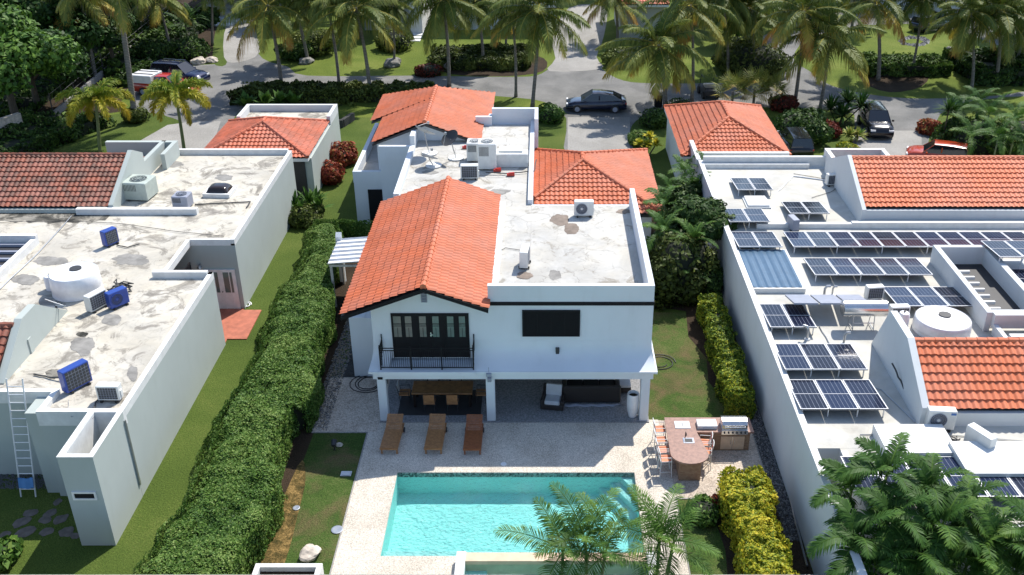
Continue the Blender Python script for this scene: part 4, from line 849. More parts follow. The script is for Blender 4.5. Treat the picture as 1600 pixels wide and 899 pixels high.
# cables and conduits on roofs
def cable(label, pts, r=.02, mat='cable', name='cable', cat='cable', grp=None, sag=0):
    P = [G(*p) for p in pts]; Q = []
    for a, b_ in zip(P[:-1], P[1:]):
        for k in range(4): Q.append(a.lerp(b_, k/4)+Vector((random.uniform(-.02, .02), random.uniform(-.02, .02), 0)))
    Q.append(P[-1]); q = MB(); q.tube(Q, r, 5); o = q.build(name, M[mat]); return tag(o, label, cat, grp)
cable('black conduit running from the small condenser towards the east parapet', [(305, 320, 3.8), (350, 318, 3.8), (391, 316, 3.8), (385, 325, 3.8)], .035)
cable('thin wire crossing the whole worn roof from the gable to the patio corner', [(0, 348, 3.8), (110, 346, 3.8), (190, 350, 3.8), (265, 361, 3.8), (350, 370, 3.8)], .015)
cable('grey conduit running down the worn roof past the round tank', [(112, 338, 3.8), (60, 395, 3.8), (0, 452, 3.8)], .025, 'metal')
cable('black hose from the lone blue unit below the gable', [(182, 384, 3.8), (200, 387, 3.8), (218, 382, 3.8)], .03)
cable('black hose beside the small near air conditioner on the worn roof', [(157, 620, 3.8), (149, 630, 3.8), (146, 645, 3.8), (144, 655, 3.8)], .03)
cable('thick black hose looping out from the largest blue unit', [(130, 580, 4.1), (140, 578, 4.2), (142, 586, 4.1), (138, 592, 3.9)], .04)
cable('black hose running from the largest blue unit to the gable wall', [(53, 585, 3.8), (75, 590, 3.8), (100, 591, 3.9)], .035)
cable('loose tangled wire on the near corner of the worn roof', [(95, 650, 3.75), (110, 640, 3.75), (122, 648, 3.75), (112, 652, 3.75), (105, 640, 3.75), (108, 625, 3.75)], .012, 'metal')
cable('black cable running down the white gable wall face', [(1394, 568, 4.2), (1404, 590, 3.9), (1415, 612, 3.6), (1425, 635, 3.4), (1436, 655, 3.35)], .035)
cable('long conduit beside the panel rows by the gable wall', [(1280, 510, 3.3), (1300, 545, 3.3), (1315, 590, 3.3), (1378, 610, 3.3), (1430, 660, 3.3)], .02, 'metal')
cable('grey conduit crossing the white roof above the navy panels', [(1345, 680, 3.3), (1400, 679, 3.3), (1500, 682, 3.3), (1599, 690, 3.3)], .02, 'metal')
cable('thin conduit along the far white roof, behind the pair of panels', [(1200, 345, 3.3), (1215, 300, 3.3), (1240, 276, 3.3), (1295, 283, 3.3)], .04, 'alu')
cable('thin cable on the far white roof beside the small gridded unit', [(1268, 310, 3.3), (1300, 300, 3.3), (1318, 285, 3.3), (1240, 272, 3.3)], .015)
cable('loose wire crossing the cracked upper roof left of the ridge end', [(775, 395, 5.25), (790, 388, 5.25), (815, 392, 5.25)], .015)
cable('dark pipes along the back of the flat roof beside the condensers', [(760, 270, 5.3), (790, 272, 5.3), (835, 268, 5.3), (838, 250, 5.5)], .03)
cable('thin wire on the flat roof between the condensers and the ridge', [(748, 275, 5.3), (768, 275, 5.3), (790, 274, 5.3)], .012)
# tangle
q = MB(); c0 = G(1470, 696, 3.35); pp = []
for k in range(90): a = k*.9; pp.append(c0+Vector((math.cos(a)*.35+random.uniform(-.2, .2)+k*.004, math.sin(a*1.3)*.3+random.uniform(-.15, .15), abs(random.gauss(.08, .08)))))
q.tube(pp, .02, 4); tag(q.build('cable_tangle', M['cable']), 'messy tangle of black cables on the white roof between two air conditioners', 'cable')
q = MB(); c0 = G(190, 455, 3.8); pp = []
for k in range(40): a = k*.9; pp.append(c0+Vector((math.cos(a)*.35+random.uniform(-.2, .2), math.sin(a*1.3)*.3, abs(random.gauss(.2, .1)))))
q.tube(pp, .03, 4); tag(q.build('cable_tangle', M['cable']), 'looped black pipes above the blue fan unit near the round tank', 'cable')
An = thing('antenna', 'small broken roof antenna on the corner of the sage gable wall', 'antenna', G(92, 497, 3.8)); q = MB(); q.cyl((0, 0, 0), (0, 0, .6), .04); q.build('mast', M['dark'], An, world=False); q = MB(); q.cyl((-.4, 0, .9), (.35, .1, .5), .025); q.cyl((0, 0, .6), (.5, -.2, .7), .02); q.cyl((-.3, .1, .5), (.45, 0, .42), .02); q.build('arm', M['metal'], An, world=False)
for i, (u, v, lb) in enumerate([(1490 and 703, 234, 'a'), ]): pass
for u, v, lb in [(798, 275, 'red roof brick lying on the flat roof near the condensers'), (777, 268, 'small red brick against the duct box'), (728, 232, 'red brick beside the dark dish')]:
    q = MB(); p = G(u, v, 5.24); q.rbox(p+Vector((0, 0, .05)), (.42, .16, .12), .1); q.rbox(p+Vector((.05, .04, .13)), (.3, .12, .05), .3); tag(q.build('brick', M['red']), lb, 'brick', 'bricks left on the villa roof')
# ladder
Ld = thing('ladder', 'tall aluminium extension ladder leaning on the sage wall', 'ladder', G(45, 775, 0)); b0, b1 = G(33, 777, .02), G(56, 777, .02); t0, t1 = GY(15, 612, 31.2), GY(42, 612, 31.2)
t0 = Vector((b0.x-.02, 31.2, 4.6)); t1 = Vector((b1.x+.02, 31.2, 4.6))
q = MB(); q.cyl(b0, t0, .03, n=6); q.cyl(b1, t1, .03, n=6); q.build('rail', M['alu'], Ld)
q = MB()
for k in range(1, 15): f = k/15; q.cyl(b0.lerp(t0, f), b1.lerp(t1, f), .02, n=5)
q.build('rungs', M['alu'], Ld)
TW = MB(); c0 = b0.lerp(t0, .14)+Vector((.35, -.05, 0)); 
for i in range(8):
    for j in range(5): TW.v.append((c0.x-.28+.56*i/7, c0.y-.1+.03*math.sin(i*1.3)-.1*j/4, c0.z+.22-.1*j+.02*math.cos(i*2)))
for i in range(7):
    for j in range(4): a = i*5+j; TW.f.append((a, a+5, a+6, a+1)); TW.m.append(0)
TW.v += [(x, y+.03, z) for x, y, z in TW.v[:]]; TW.f += [tuple(k+40 for k in f[::-1]) for f in TW.f[:28]]; TW.m += [0]*28
tag(TW.build('towel', M['towel'], smooth='all'), 'blue and white cloth hung over the lower rung of the ladder', 'towel')
# ---------------------------------------------------------------- pool furniture
def lounger(label, u, v, rz, mt, src=None):
    A = thing('sun_lounger', label, 'sun lounger', G(u, v, .012), rz, 'teak sun loungers by the pool')
    w, Lf, z0 = .68, 1.25, .33; back = Matrix.Translation((0, Lf, z0)) @ Matrix.Rotation(.5, 4, 'X')
    q = MB(); 
    for s in (-1, 1): q.box(s*w/2-.03, s*w/2+.03, 0, Lf+.55, z0-.07, z0-.005)
    q.box(-w/2+.03, w/2-.03, .0, .05, z0-.07, z0-.005); q.box(-w/2+.03, w/2-.03, Lf+.5, Lf+.55, z0-.07, z0-.005); q.build('frame', M[mt], A, world=False)
    q = MB()
    for k in range(17): y = .02+k*(Lf/17); q.box(-w/2+.0, w/2-.0, y, y+.052, z0, z0+.022)
    q.build('seat', M[mt], A, world=False)
    q = MB()
    for k in range(11): y = .02+k*.068; q.box(-w/2, w/2, y, y+.05, 0, .022)
    for s in (-1, 1): q.box(s*w/2*.8-.02, s*w/2*.8+.02, 0, .78, -.04, -.001)
    q.v = [tuple(back @ Vector(p)) for p in q.v]; q.build('backrest', M[mt], A, world=False)
    q = MB(); q.cyl((-.2, Lf+.35, z0-.03), (-.2, Lf+.5, z0+.30), .015); q.cyl((.2, Lf+.35, z0-.03), (.2, Lf+.5, z0+.30), .015); q.build('prop', M[mt], A, world=False)
    for s in (-1, 1):
        for y in (.08, Lf+.3):
            q = MB(); q.box(s*(w/2-.03)-.03, s*(w/2-.03)+.03, y, y+.07, 0, z0-.07); q.build('leg', M[mt], A, world=False)
    q = MB(); q.cyl((w/2+.02, Lf+.35, .12), (w/2+.06, Lf+.35, .12), .11, n=16); q.cyl((-w/2-.06, Lf+.35, .12), (-w/2-.02, Lf+.35, .12), .11, n=16); q.build('wheel', M['dark'], A, world=False)
lounger('teak sun lounger in front of the left terrace column, leftmost of three', 608, 712, -.03, 'teak')
lounger('teak sun lounger in front of the dining table, middle of three', 677, 712, -.02, 'teak')
lounger('redder teak sun lounger in front of the middle column, rightmost of three', 738, 713, .0, 'teak2')
# dining
T = thing('dining_table', 'long wooden dining table under the balcony', 'table', G(691, 640, .06)); tc = GY(692, 612, 36.3); c_ = Vector((tc.x, 36.3, .06)); T.location = c_
q = MB(); q.bbox(-1.32, 1.32, -.5, .5, .70, .76, .02)
q.build('tabletop', M['wood'], T, world=False)
for sx_ in (-1, 1):
    for sy_ in (-1, 1): q = MB(); q.box(sx_*1.2-.05, sx_*1.2+.05, sy_*.4-.05, sy_*.4+.05, 0, .7); q.build('leg', M['darkwood'], T, world=False)
q = MB(); q.box(-1.9, 1.7, -1.05, .9, .0, .012); rug = q.build('rug', M['dark']); rug.location = c_; tag(rug, 'dark grey rug under the dining table', 'rug')
def chair(label, x, y, rz):
    A = thing('dining_chair', label, 'chair', (c_.x+x, c_.y+y, .075), rz, 'chairs around the dining table')
    q = MB(); q.bbox(-.25, .25, -.24, .24, .42, .46, .015); q.build('seat', M['teak'], A, world=False)
    q = MB(); q.rbox((0, -.27, .72), (.46, .03, .44), rx=.12); q.build('backrest', M['teak'] if abs(rz) < .3 else M['fabric'], A, world=False)
    for a in (-.22, .22):
        for b_ in (-.2, .2): q = MB(); q.cyl((a, b_, 0), (a, b_, .43), .016, n=6); q.build('leg', M['dark'], A, world=False)
    q = MB()
    for a in (-.25, .25): q.tube([(a, -.22, .43), (a, -.31, .95)], .016, 5); q.tube([(a, -.24, .64), (a, .2, .66), (a, .2, .44)], .016, 5)
    q.build('frame', M['dark'], A, world=False)
chair('dining chair on the near side of the table, left of two', -.52, -.62, 0); chair('dining chair on the near side of the table, right of two', .48, -.62, 0)
chair('dining chair on the far side of the table, left of two', -.5, .66, math.pi); chair('dining chair on the far side of the table, right of two', .5, .66, math.pi)
chair('armchair at the left end of the dining table', -1.68, .05, -math.pi/2); chair('armchair at the right end of the dining table', 1.68, .05, math.pi/2)
# lounge
a0 = G(862, 643, .06)
A = thing('armchair', 'dark wicker armchair with pale grey cushions on the terrace', 'armchair', a0, -.16)
q = MB(); q.bbox(-.50, .50, 0, .95, .05, .30, .04); q.bbox(-.50, -.36, 0, .85, .30, .52, .03); q.bbox(.36, .50, 0, .85, .30, .52, .03); q.bbox(-.50, .50, .80, .97, .30, .80, .04); q.build('frame', M['wicker'], A, world=False)
q = MB(); q.bbox(-.34, .34, .03, .68, .30, .47, .05); q.build('seat_cushion', M['fabric'], A, world=False); q = MB(); q.rbox((0, .70, .68), (.68, .16, .48), rx=-.3); q.build('back_cushion', M['fabric'], A, world=False)
a0 = G(922, 636, .06)
A = thing('sofa', 'long black wicker sofa in the shade of the terrace', 'sofa', (a0.x, a0.y, .06), 0)
q = MB(); q.bbox(-1.2, 1.35, .25, .45, .05, .85, .05); q.bbox(-1.2, -1.0, .45, 1.6, .05, .6, .05); q.bbox(1.15, 1.35, .45, 1.6, .05, .6, .05); q.box(-1.0, 1.15, .45, 1.6, .05, .3); q.build('frame', M['wicker'], A, world=False)
for k in range(3): q = MB(); q.bbox(-.99+k*.715, -.99+k*.715+.70, .5, 1.5, .3, .45, .04); q.build('seat_cushion', M['black'], A, world=False)
q = MB(); n = 30
for i in range(n+1):
    x = -1.4+2.9*i/n; q.v += [(x, .0+.04*math.sin(i*.9)+(.12 if i > 25 else 0), .0), (x, .06, .09+.02*math.sin(i)), (x, .16, .0)]
for i in range(n): a = i*3; q.f += [(a, a+3, a+4, a+1), (a+1, a+4, a+5, a+2)]; q.m += [0, 0]
rr = q.build('rug', M['acgrey'], smooth='all'); rr.location = (a0.x, a0.y, .062); tag(rr, 'grey rug edge bunched along the front of the black sofa', 'rug')
p = GY(973, 606, 37.2); A = thing('ottoman', 'pale grey cushioned ottoman beside the black sofa, near the tall planter', 'ottoman', (p.x, 37.2, .06)); q = MB(); q.bbox(-.35, .35, -.3, .3, .08, .32, .03); q.build('base', M['wicker'], A, world=False); q = MB(); q.bbox(-.34, .34, -.29, .29, .32, .46, .05); q.build('cushion', M['fabric'], A, world=False)
p = G(988, 650, .06); A = thing('tall_planter', 'tall slim white planter beside the right terrace column', 'planter', p); q = MB(); q.lathe([(.17, 0), (.24, .3), (.27, .8), (.25, 1.15), (.22, 1.15), (.2, 1.0), (0, 1.0)], n=24); q.build('pot', M['plastic'], A, world=False, smooth=True); q = MB(); q.lathe([(.2, 1.02), (0, 1.03)], n=16); q.build('soil', M['soil'], A, world=False)
p = G(1001, 650, .06); q = MB(); q.tube([(0, .5, 2.0), (0, .4, 1.4), (.02, .3, .9), (0, .15, .45), (-.05, -.02, .06)], [.07, .05, .04, .09, .12], 8); o = q.build('curtain', M['coping'], smooth='all'); o.location = p; tag(o, 'white curtain gathered and tied beside the right terrace column', 'curtain')
# ---------------------------------------------------------------- barbecue island
B = thing('barbecue_island', 'stone barbecue island with brown rounded bar counter, sink and fridge cabinet', 'barbecue island', (6.0, 31.6, 0))
zc = 1.0; P = [G(*p, zc) for p in [(1038, 653), (1081, 653), (1085, 656), (1167, 657), (1176, 674), (1087, 676), (1090, 695)]]
cxa, cxb = G(1049, 712, zc).x, G(1107, 712, zc).x; cy_ = G(1078, 712, zc).y; rad = (cxb-cxa)/2+.02; cxm = (cxa+cxb)/2
P = [Vector((P[0].x, P[0].y, 0)), Vector((P[3].x+.12, P[0].y, 0)), Vector((P[4].x+.05, P[5].y, 0)), Vector((P[5].x+.05, P[5].y, 0))]
arc = [Vector((cxm+rad*1.0*math.cos(a), cy_+.1+rad*.85*math.sin(a), 0)) for a in [math.pi*k/14*-1 for k in range(0, 15)]]
ct = [P[0], *reversed(arc), P[3], P[2], P[1]]
q = MB(); q.prism([(p.x, p.y) for p in ct], zc-.07, zc); q.build('countertop', M['counter'], B)
m, t, b = newmat('stacked stone'); br = t.nodes.new('ShaderNodeTexBrick'); br.inputs['Scale'].default_value = 4.5; br.inputs['Color1'].default_value = (.26, .12, .075, 1); br.inputs['Color2'].default_value = (.36, .24, .15, 1); br.inputs['Mortar'].default_value = (.12, .09, .07, 1); br.inputs['Mortar Size'].default_value = .012
mp = t.nodes.new('ShaderNodeMapping'); mp.inputs['Rotation'].default_value = (R(90), 0, 0); t.links.new(pos(t), mp.inputs[0]); t.links.new(mp.outputs[0], br.inputs['Vector']); col(t, b, mix(t, .5, br.outputs[0], mix(t, noi(t, pos(t), 7, 4), (.10, .05, .03), (.45, .32, .2)))); b.inputs['Roughness'].default_value = .85; M['stone'] = m
q = MB(); x0, x1, yb, yf_ = P[0].x+.3, P[1].x-.1, P[0].y-.08, P[2].y+.1; q.box(x0, x1, yf_, yb, .016, zc-.07); q.box(cxm-.42, cxm+.42, cy_-rad*.45, yf_, .016, zc-.07); q.build('base', M['stone'], B)
q = MB(); gx0, gx1 = G(1128, 675, zc).x, G(1165, 675, zc).x; q.box(gx0, gx1, yf_-.025, yf_, .08, .72); d_ = q.build('cabinet_door', M['sandcope'], B); q = MB(); q.box((gx0+gx1)/2-.01, (gx0+gx1)/2+.01, yf_-.032, yf_-.026, .08, .72); q.rbox(((gx0+gx1)/2-.08, yf_-.04, .45), (.02, .03, .2)); q.rbox(((gx0+gx1)/2+.08, yf_-.04, .45), (.02, .03, .2)); q.build('handle', M['steel'], d_)
s0 = G(1076, 689, zc+.01); q = MB(); q.box(s0.x-.22, s0.x+.22, s0.y-.18, s0.y+.18, zc, zc+.012); sk_ = q.build('sink', M['steel'], B); q = MB(); q.box(s0.x-.15, s0.x+.15, s0.y-.11, s0.y+.12, zc+.0125, zc+.016); q.build('bowl', M['dark'], sk_)
q = MB(); q.tube([(s0.x-.1, s0.y+.25, zc), (s0.x-.1, s0.y+.25, zc+.25), (s0.x-.1, s0.y+.1, zc+.28), (s0.x-.1, s0.y+.05, zc+.2)], .018, 6); q.build('tap', M['dark'], B)
gp0 = G(1146, 668, zc); Gr = thing('grill', 'stainless steel gas grill with closed domed lid set on the island', 'grill', (gp0.x, gp0.y, zc-.06))
q = MB(); q.box(-.52, .52, -.32, .30, 0, .18); q.box(-.53, .53, -.36, -.32, -.06, .14); q.build('body', M['steel'], Gr, world=False)
q = MB(); q.xprism([(-.30, .18), (-.28, .34), (-.15, .46), (.05, .50), (.25, .44), (.30, .18)], -.51, .51); ld = q.build('lid', M['steel'], Gr, world=False); q = MB(); q.cyl((-.42, -.36, .30), (.42, -.36, .30), .02); q.cyl((-.4, -.36, .3), (-.4, -.28, .3), .015); q.cyl((.4, -.36, .3), (.4, -.28, .3), .015); q.build('handle', M['steel'], ld, world=False)
for k in range(6):
    q = MB(); q.cyl((-.42+k*.168, -.40, .04), (-.42+k*.168, -.355, .04), .035, n=12); q.build('knob', M['dark'], Gr, world=False)
for (u, v, w_, d_, h_, lb, nm) in [(1066, 665, .62, .5, .03, 'flat white lid with small dark lettering on the bar counter', 'drop_in_lid'), (1104, 666, .8, .5, .16, 'white steel side burner cover between the drop-in lid and the grill', 'burner_cover')]:
    p = G(u, v, zc); A = thing(nm, lb, 'lid', (p.x, p.y, zc)); q = MB(); q.bbox(-w_/2, w_/2, -d_/2, d_/2, .002, h_, .01); q.build('lid', M['plastic'] if h_ < .1 else M['alu'], A, world=False)
    q = MB(); 
    if h_ < .1:
        for k in range(5): q.box(-.03, .03, -.1+k*.05, -.1+k*.05+.025, h_+.001, h_+.004)
    else: q.cyl((-.2, -d_/2-.03, .08), (.2, -d_/2-.03, .08), .015)
    q.build('lettering' if h_ < .1 else 'handle', M['dark'] if h_ < .1 else M['steel'], A, world=False)
def stool(label, x, y, rz):
    A = thing('bar_stool', label, 'bar stool', (x, y, .016), rz, 'bar stools at the counter')
    q = MB(); q.bbox(-.22, .22, -.22, .22, .72, .76, .015); q.build('seat', M['sling'], A, world=False)
    q = MB()
    for a in (-.22, .22):
        q.tube([(a*1.15, -.24, 0), (a, -.2, .74), (a, -.27, 1.15)], .016, 6); q.tube([(a*1.15, .24, 0), (a, .2, .74), (a, .2, .92), (a, -.24, .94)], .016, 6)
    for z in (.25,): q.tube([(-.24, -.23, z), (.24, -.23, z), (.24, .23, z), (-.24, .23, z), (-.24, -.23, z)], .013, 5)
    q.tube([(-.22, -.22, .74), (.22, -.22, .74), (.22, .22, .74), (-.22, .22, .74), (-.22, -.22, .74)], .018, 5)
    q.tube([(-.22, -.27, 1.15), (0, -.29, 1.19), (.22, -.27, 1.15)], .018, 5); q.build('frame', M['coping'], A, world=False)
    q = MB(); q.rbox((0, -.25, 1.0), (.42, .02, .26), rx=.15); q.build('backrest', M['sling'], A, world=False)
for k, (u, v) in enumerate([(1031, 671), (1033, 688), (1036, 703), (1040, 717)]):
    p = G(u, v, .76); stool(['bar stool on the pool side of the counter, farthest from the camera', 'bar stool on the pool side, second from the far end', 'bar stool on the pool side, second from the near end', 'nearest bar stool on the pool side of the rounded counter'][k], p.x, p.y, -math.pi/2+.06)
for k, (u, v) in enumerate([(1101, 692), (1103, 705)]):
    p = G(u, v, .76); stool(['bar stool on the grill side of the counter, nearer the grill', 'bar stool on the grill side of the counter, nearer the hedge'][k], p.x, p.y, math.pi/2-.15)
# hoses
def coil(label, u, v, r, n, mat, rr=.02):
    c = G(u, v, .03); q = MB(); pts = [c+Vector((r*(1-.5*k/(n*16))*math.cos(k*.39)*(1+.1*math.sin(k*.15)), r*(1-.5*k/(n*16))*math.sin(k*.39), .01*(k % 3))) for k in range(n*16)]
    q.tube(pts, rr, 5); tag(q.build('garden_hose', M[mat]), label, 'hose')
coil('black garden hose coiled on the terrace paving beside the left column', 576, 600, .85, 3, 'rubber')
coil('dark green hose looped loosely on the lawn beside the villa', 1031, 567, .75, 2, 'cable')
coil('dark hose coiled at the patio corner of the sage house', 368, 478, .3, 3, 'cable', .03); coil('white hose looped at the foot of the sage patio wall', 382, 477, .35, 2, 'plastic', .03)
# lawn odds and ends
def rock(label, u, v, s, mat, name='rock', cat='rock', grp=None, z=0, flat=1):
    bm = bmesh.new(); bmesh.ops.create_icosphere(bm, subdivisions=3, radius=1); sd = random.uniform(0, 99)
    for x in bm.verts: d = 1+.35*noise.noise(x.co*1.3+Vector((sd, 0, 0)))+.12*noise.noise(x.co*4+Vector((sd, 0, 0))); x.co = Vector((x.co.x*d*s, x.co.y*d*s*.8, x.co.z*d*s*.55*flat))
    me = bpy.data.meshes.new(name); bm.to_mesh(me); bm.free(); me.materials.append(mat); o = bpy.data.objects.new(name, me); COL.objects.link(o); p = G(u, v, z); o.location = (p.x, p.y, z+s*.3*flat); o.rotation_euler.z = random.uniform(0, 3); return tag(o, label, cat, grp)
rock('pale coral boulder on the lawn beside the white planter box', 484, 870, .42, M['whiterock'])
rock('small grey rock beside the dark lamp on the shaded lawn', 530, 697, .15, M['whiterock'])
M['stone2'] = plain('tan flagstone', (.15, .125, .105), .9, var=.4, sc=3)
SN = ['upper left of the middle pair of stepping stones', 'upper right of the middle pair of stepping stones', 'broad flat stepping stone at the left, half in sunlight', 'small stepping stone between the two middle rows', 'tall narrow stepping stone beside the tower wall', 'large reddish stepping stone in the lower left row', 'stepping stone in the middle of the lower row', 'large brownish stepping stone against the tower foot', 'pale stepping stone in full sun at the left edge', 'topmost small stepping stone nearest the ladder', 'lowest stepping stone tucked against the tower corner']
for i, (u, v, s) in enumerate([(48, 802, .42), (78, 803, .4), (34, 817, .5), (70, 813, .38), (95, 812, .45), (41, 832, .55), (73, 832, .42), (104, 832, .5), (6, 838, .4), (90, 785, .3), (118, 838, .3)]):
    rock(SN[i], u, v, s*.62, M['stone2'], 'stepping_stone', 'stepping stone', 'stepping stones below the ladder', 0, .12)
for (u, v, nm, lb, s) in [(527, 829, 'drain_cover', 'round grey drain cover in the patchy lawn', .22), (463, 795, 'sprinkler_valve', 'small sprinkler valve in the bare soil by the hedge', .14)]:
    q = MB(); q.lathe([(s, .0), (s, .03), (s*.8, .035), (0, .03)], n=20); o = q.build(nm, M['metal']); o.location = G(u, v, .008); tag(o, lb, 'cover')
q = MB(); q.rbox((0, 0, .02), (.42, .3, .05)); q.rbox((0, 0, .05), (.34, .22, .02)); o = q.build('access_cover', M['metal']); o.location = G(541, 742, .004); tag(o, 'square grey access cover on the shaded lawn', 'cover')
A = thing('garden_spotlight', 'low dark spotlight on the shaded lawn', 'lamp', G(523, 704, 0)); q = MB(); q.cyl((0, 0, 0), (0, 0, .3), .03); q.build('spike', M['dark'], A, world=False); q = MB(); q.cyl((0, .12, .4), (0, -.12, .3), .12, .09, n=14); q.build('head', M['dark'], A, world=False)
q = MB(); o = struct  # noqa
p = G(787, 726, .03); q = MB(); q.lathe([(.12, 0), (.12, .012), (0, .015)], n=16); o = q.build('skimmer_lid', M['plastic']); o.location = G(787, 726, .012); tag(o, 'small round white skimmer lid in the deck behind the pool', 'cover')
q = MB(); pts = [G(1235, 780, .1), G(1243, 815, .1), G(1252, 850, .1), G(1261, 885, .1)]; q.tube(pts, .04, 6); tag(q.build('drain_pipe', M['metal']), 'thin grey pipe running along the foot of the white wall', 'pipe')
# ---------------------------------------------------------------- cars
def car(name, label, p, rz, L_=4.7, W_=1.88, Ht=1.6, paint=(.02, .03, .08), kind='suv', cat='car', metal=.4):
    A = thing(name, label, cat, p, rz); pm, t, b = newmat('car paint '+name); b.inputs['Base Color'].default_value = (*paint, 1); b.inputs['Roughness'].default_value = .22; b.inputs['Metallic'].default_value = metal; b.inputs['Coat Weight'].default_value = .6
    h = L_/2; belt = Ht*.60
    if kind == 'pickup': top = [(-1, .60), (-.96, .66), (-.25, .66), (-.2, .64), (.3, .64), (.5, .64), (.85, .58), (.97, .48), (1, .34)]; cab = [(-.25, .0), (-.2, .95), (.1, 1.0), (.2, .98), (.45, .0)]
    elif kind == 'coupe': top = [(-1, .55), (-.95, .66), (-.6, .66), (0, .62), (.4, .60), (.7, .55), (.92, .46), (1, .34)]; cab = [(-.93, .0), (-.55, .78), (-.1, 1.0), (.12, .98), (.5, .0)]
    else: top = [(-1, .5), (-.97, .62), (-.5, .63), (0, .62), (.45, .61), (.75, .58), (.95, .48), (1, .34)]; cab = [(-.96, .0), (-.86, .92), (-.3, 1.0), (.15, .98), (.48, .0)]
    q = MB(); ns = len(top)
    for i, (x, z) in enumerate(top):
        wk = W_/2*(1-.10*abs(x)**6-.04*abs(x)**2); zz = z*Ht
        prof = [(.82, .16*Ht), (.98, .22*Ht), (1.0, .36*Ht), (.97, max(zz-.10, .30*Ht)), (.88, zz-.01), (.5, zz+.02)]
        q.v += [(x*h, wk*a, b_) for a, b_ in prof]+[(x*h, -wk*a, b_) for a, b_ in reversed(prof)]
    for i in range(ns-1):
        for k in range(12): a = i*12+k; b_ = i*12+(k+1) % 12; q.f.append((a, a+12, b_+12, b_)); q.m.append(0)
    q.f += [tuple(range(12)), tuple(range((ns-1)*12+11, (ns-1)*12-1, -1))]; q.m += [0, 0]; q.build('body', pm, A, world=False, smooth='all')
    zb = Ht*.60; g_ = MB(); rf = MB(); nn = len(cab)
    for i, (x, z) in enumerate(cab):
        zz = zb+(Ht-zb)*z; k = .86-.20*z; g_.v += [(x*h, W_/2*k, zz), (x*h, -W_/2*k, zz), (x*h, -W_/2*.86, zb-.03), (x*h, W_/2*.86, zb-.03)]
    for i in range(nn-1):
        a = i*4
        for k in range(4): g_.f.append((a+k, a+4+k, a+4+(k+1) % 4, a+(k+1) % 4)); g_.m.append(0)
    gm = M['carglass']; g_.build('windows', gm, A, world=False)
    for i, (x, z) in enumerate(cab):
        if z < .7: continue
        zz = zb+(Ht-zb)*z+.012; k = .86-.20*z; rf.v += [(x*h, W_/2*k+.01, zz-.04), (x*h, W_/2*k*.93, zz), (x*h, 0, zz+.02), (x*h, -W_/2*k*.93, zz), (x*h, -W_/2*k-.01, zz-.04)]
    nr = len(rf.v)//5
    for i in range(nr-1):
        for k in range(4): a = i*5+k; rf.f.append((a, a+5, a+6, a+1)); rf.m.append(0)
    rf.build('roof', pm, A, world=False, smooth='all')
    q = MB()
    for i in range(nn-1):
        for s in (-1, 1):
            x, z = cab[i]; x2, z2 = cab[i+1]
            if abs(z-z2) > .5: q.tube([(x*h, s*W_/2*(.86-.2*z), zb+(Ht-zb)*z), (x2*h, s*W_/2*(.86-.2*z2), zb+(Ht-zb)*z2)], .03, 5)
    for s in (-1, 1): q.box(-.12*h, -.08*h, s*W_/2*.80-.02, s*W_/2*.80+.02, zb, Ht*.9)
    q.build('pillars', pm, A, world=False)
    for sx_ in (-.62, .62):
        for s in (-1, 1):
            q = MB(); y = s*(W_/2-.10); r_ = Ht*.215; q.cyl((sx_*h, y-.12, r_), (sx_*h, y+.12, r_), r_, n=20); wh = q.build('wheel', M['rubber'], A, world=False)
            q = MB(); q.cyl((sx_*h, y+s*.121, r_), (sx_*h, y+s*.13, r_), r_*.62, n=10); q.build('rim', M['acgrey'], wh, world=False)
    for s in (-1, 1):
        q = MB(); q.rbox((h*.955, s*W_*.34, Ht*.44), (.12, .36, .12)); q.build('headlight', M['plastic'], A, world=False)
        q = MB(); q.rbox((-h*.97, s*W_*.36, Ht*.52), (.08, .3, .12)); q.build('taillight', M['red'], A, world=False)
        q = MB(); q.rbox((h*.36, s*(W_/2+.06), zb+.06), (.12, .16, .12)); q.build('mirror', pm, A, world=False)
    return A, pm
M['carglass'] = plain('tinted car glass', (.012, .014, .018), .05, spec=.8)
car('parked_car', 'dark blue crossover coupe parked on the road outside the driveway', G(931, 172, 0), math.pi-.03, 4.9, 1.95, 1.52, (.006, .010, .03), 'coupe', metal=.1)
A, pm = car('parked_car', 'dark navy estate with roof rails beside the red pickup', G(283, 130, 0), -.28, 5.0, 1.95, 1.8, (.008, .012, .05))
q = MB(); q.cyl((-1.8, .6, 1.86), (.4, .6, 1.88), .03, n=6); q.cyl((-1.8, -.6, 1.86), (.4, -.6, 1.88), .03, n=6); q.build('roof_rail', M['steel'], A, world=False)
A, pm = car('pickup_truck', 'red pickup with white tool cap over its bed, behind the left palms', G(262, 148, 0), -.22, 5.4, 1.9, 1.7, (.45, .03, .02), 'pickup', 'pickup', 0)
q = MB(); q.bbox(-2.7, -.75, -.92, .92, 1.1, 1.75, .04); q.build('tool_cap', M['alu'], A, world=False); q = MB(); q.cyl((-2.6, .4, 1.78), (-.8, .4, 1.78), .03); q.cyl((-2.6, -.4, 1.78), (-.8, -.4, 1.78), .03); q.build('ladder_rack', M['dark'], A, world=False)
car('parked_car', 'black crossover facing the camera on the right driveway', G(1366, 205, 0), -math.pi/2-.08, 4.8, 1.95, 1.75, (.006, .006, .008))
car('parked_car', 'black car with only its rear roof seen behind the orange garage roof', G(1240, 238, 0), math.pi/2, 4.6, 1.9, 1.75, (.006, .008, .01))
A, pm = car('parked_car', 'orange hatchback partly hidden behind the large orange tiled roof', G(1462, 255, 0), math.pi-.35, 4.2, 1.8, 1.5, (.42, .05, .015), 'suv', 'car', 0)
car('parked_car', 'dark car parked far away under the top right palms, left of two', G(1452, 48, 0), .5, 4.6, 1.85, 1.6, (.02, .03, .05))
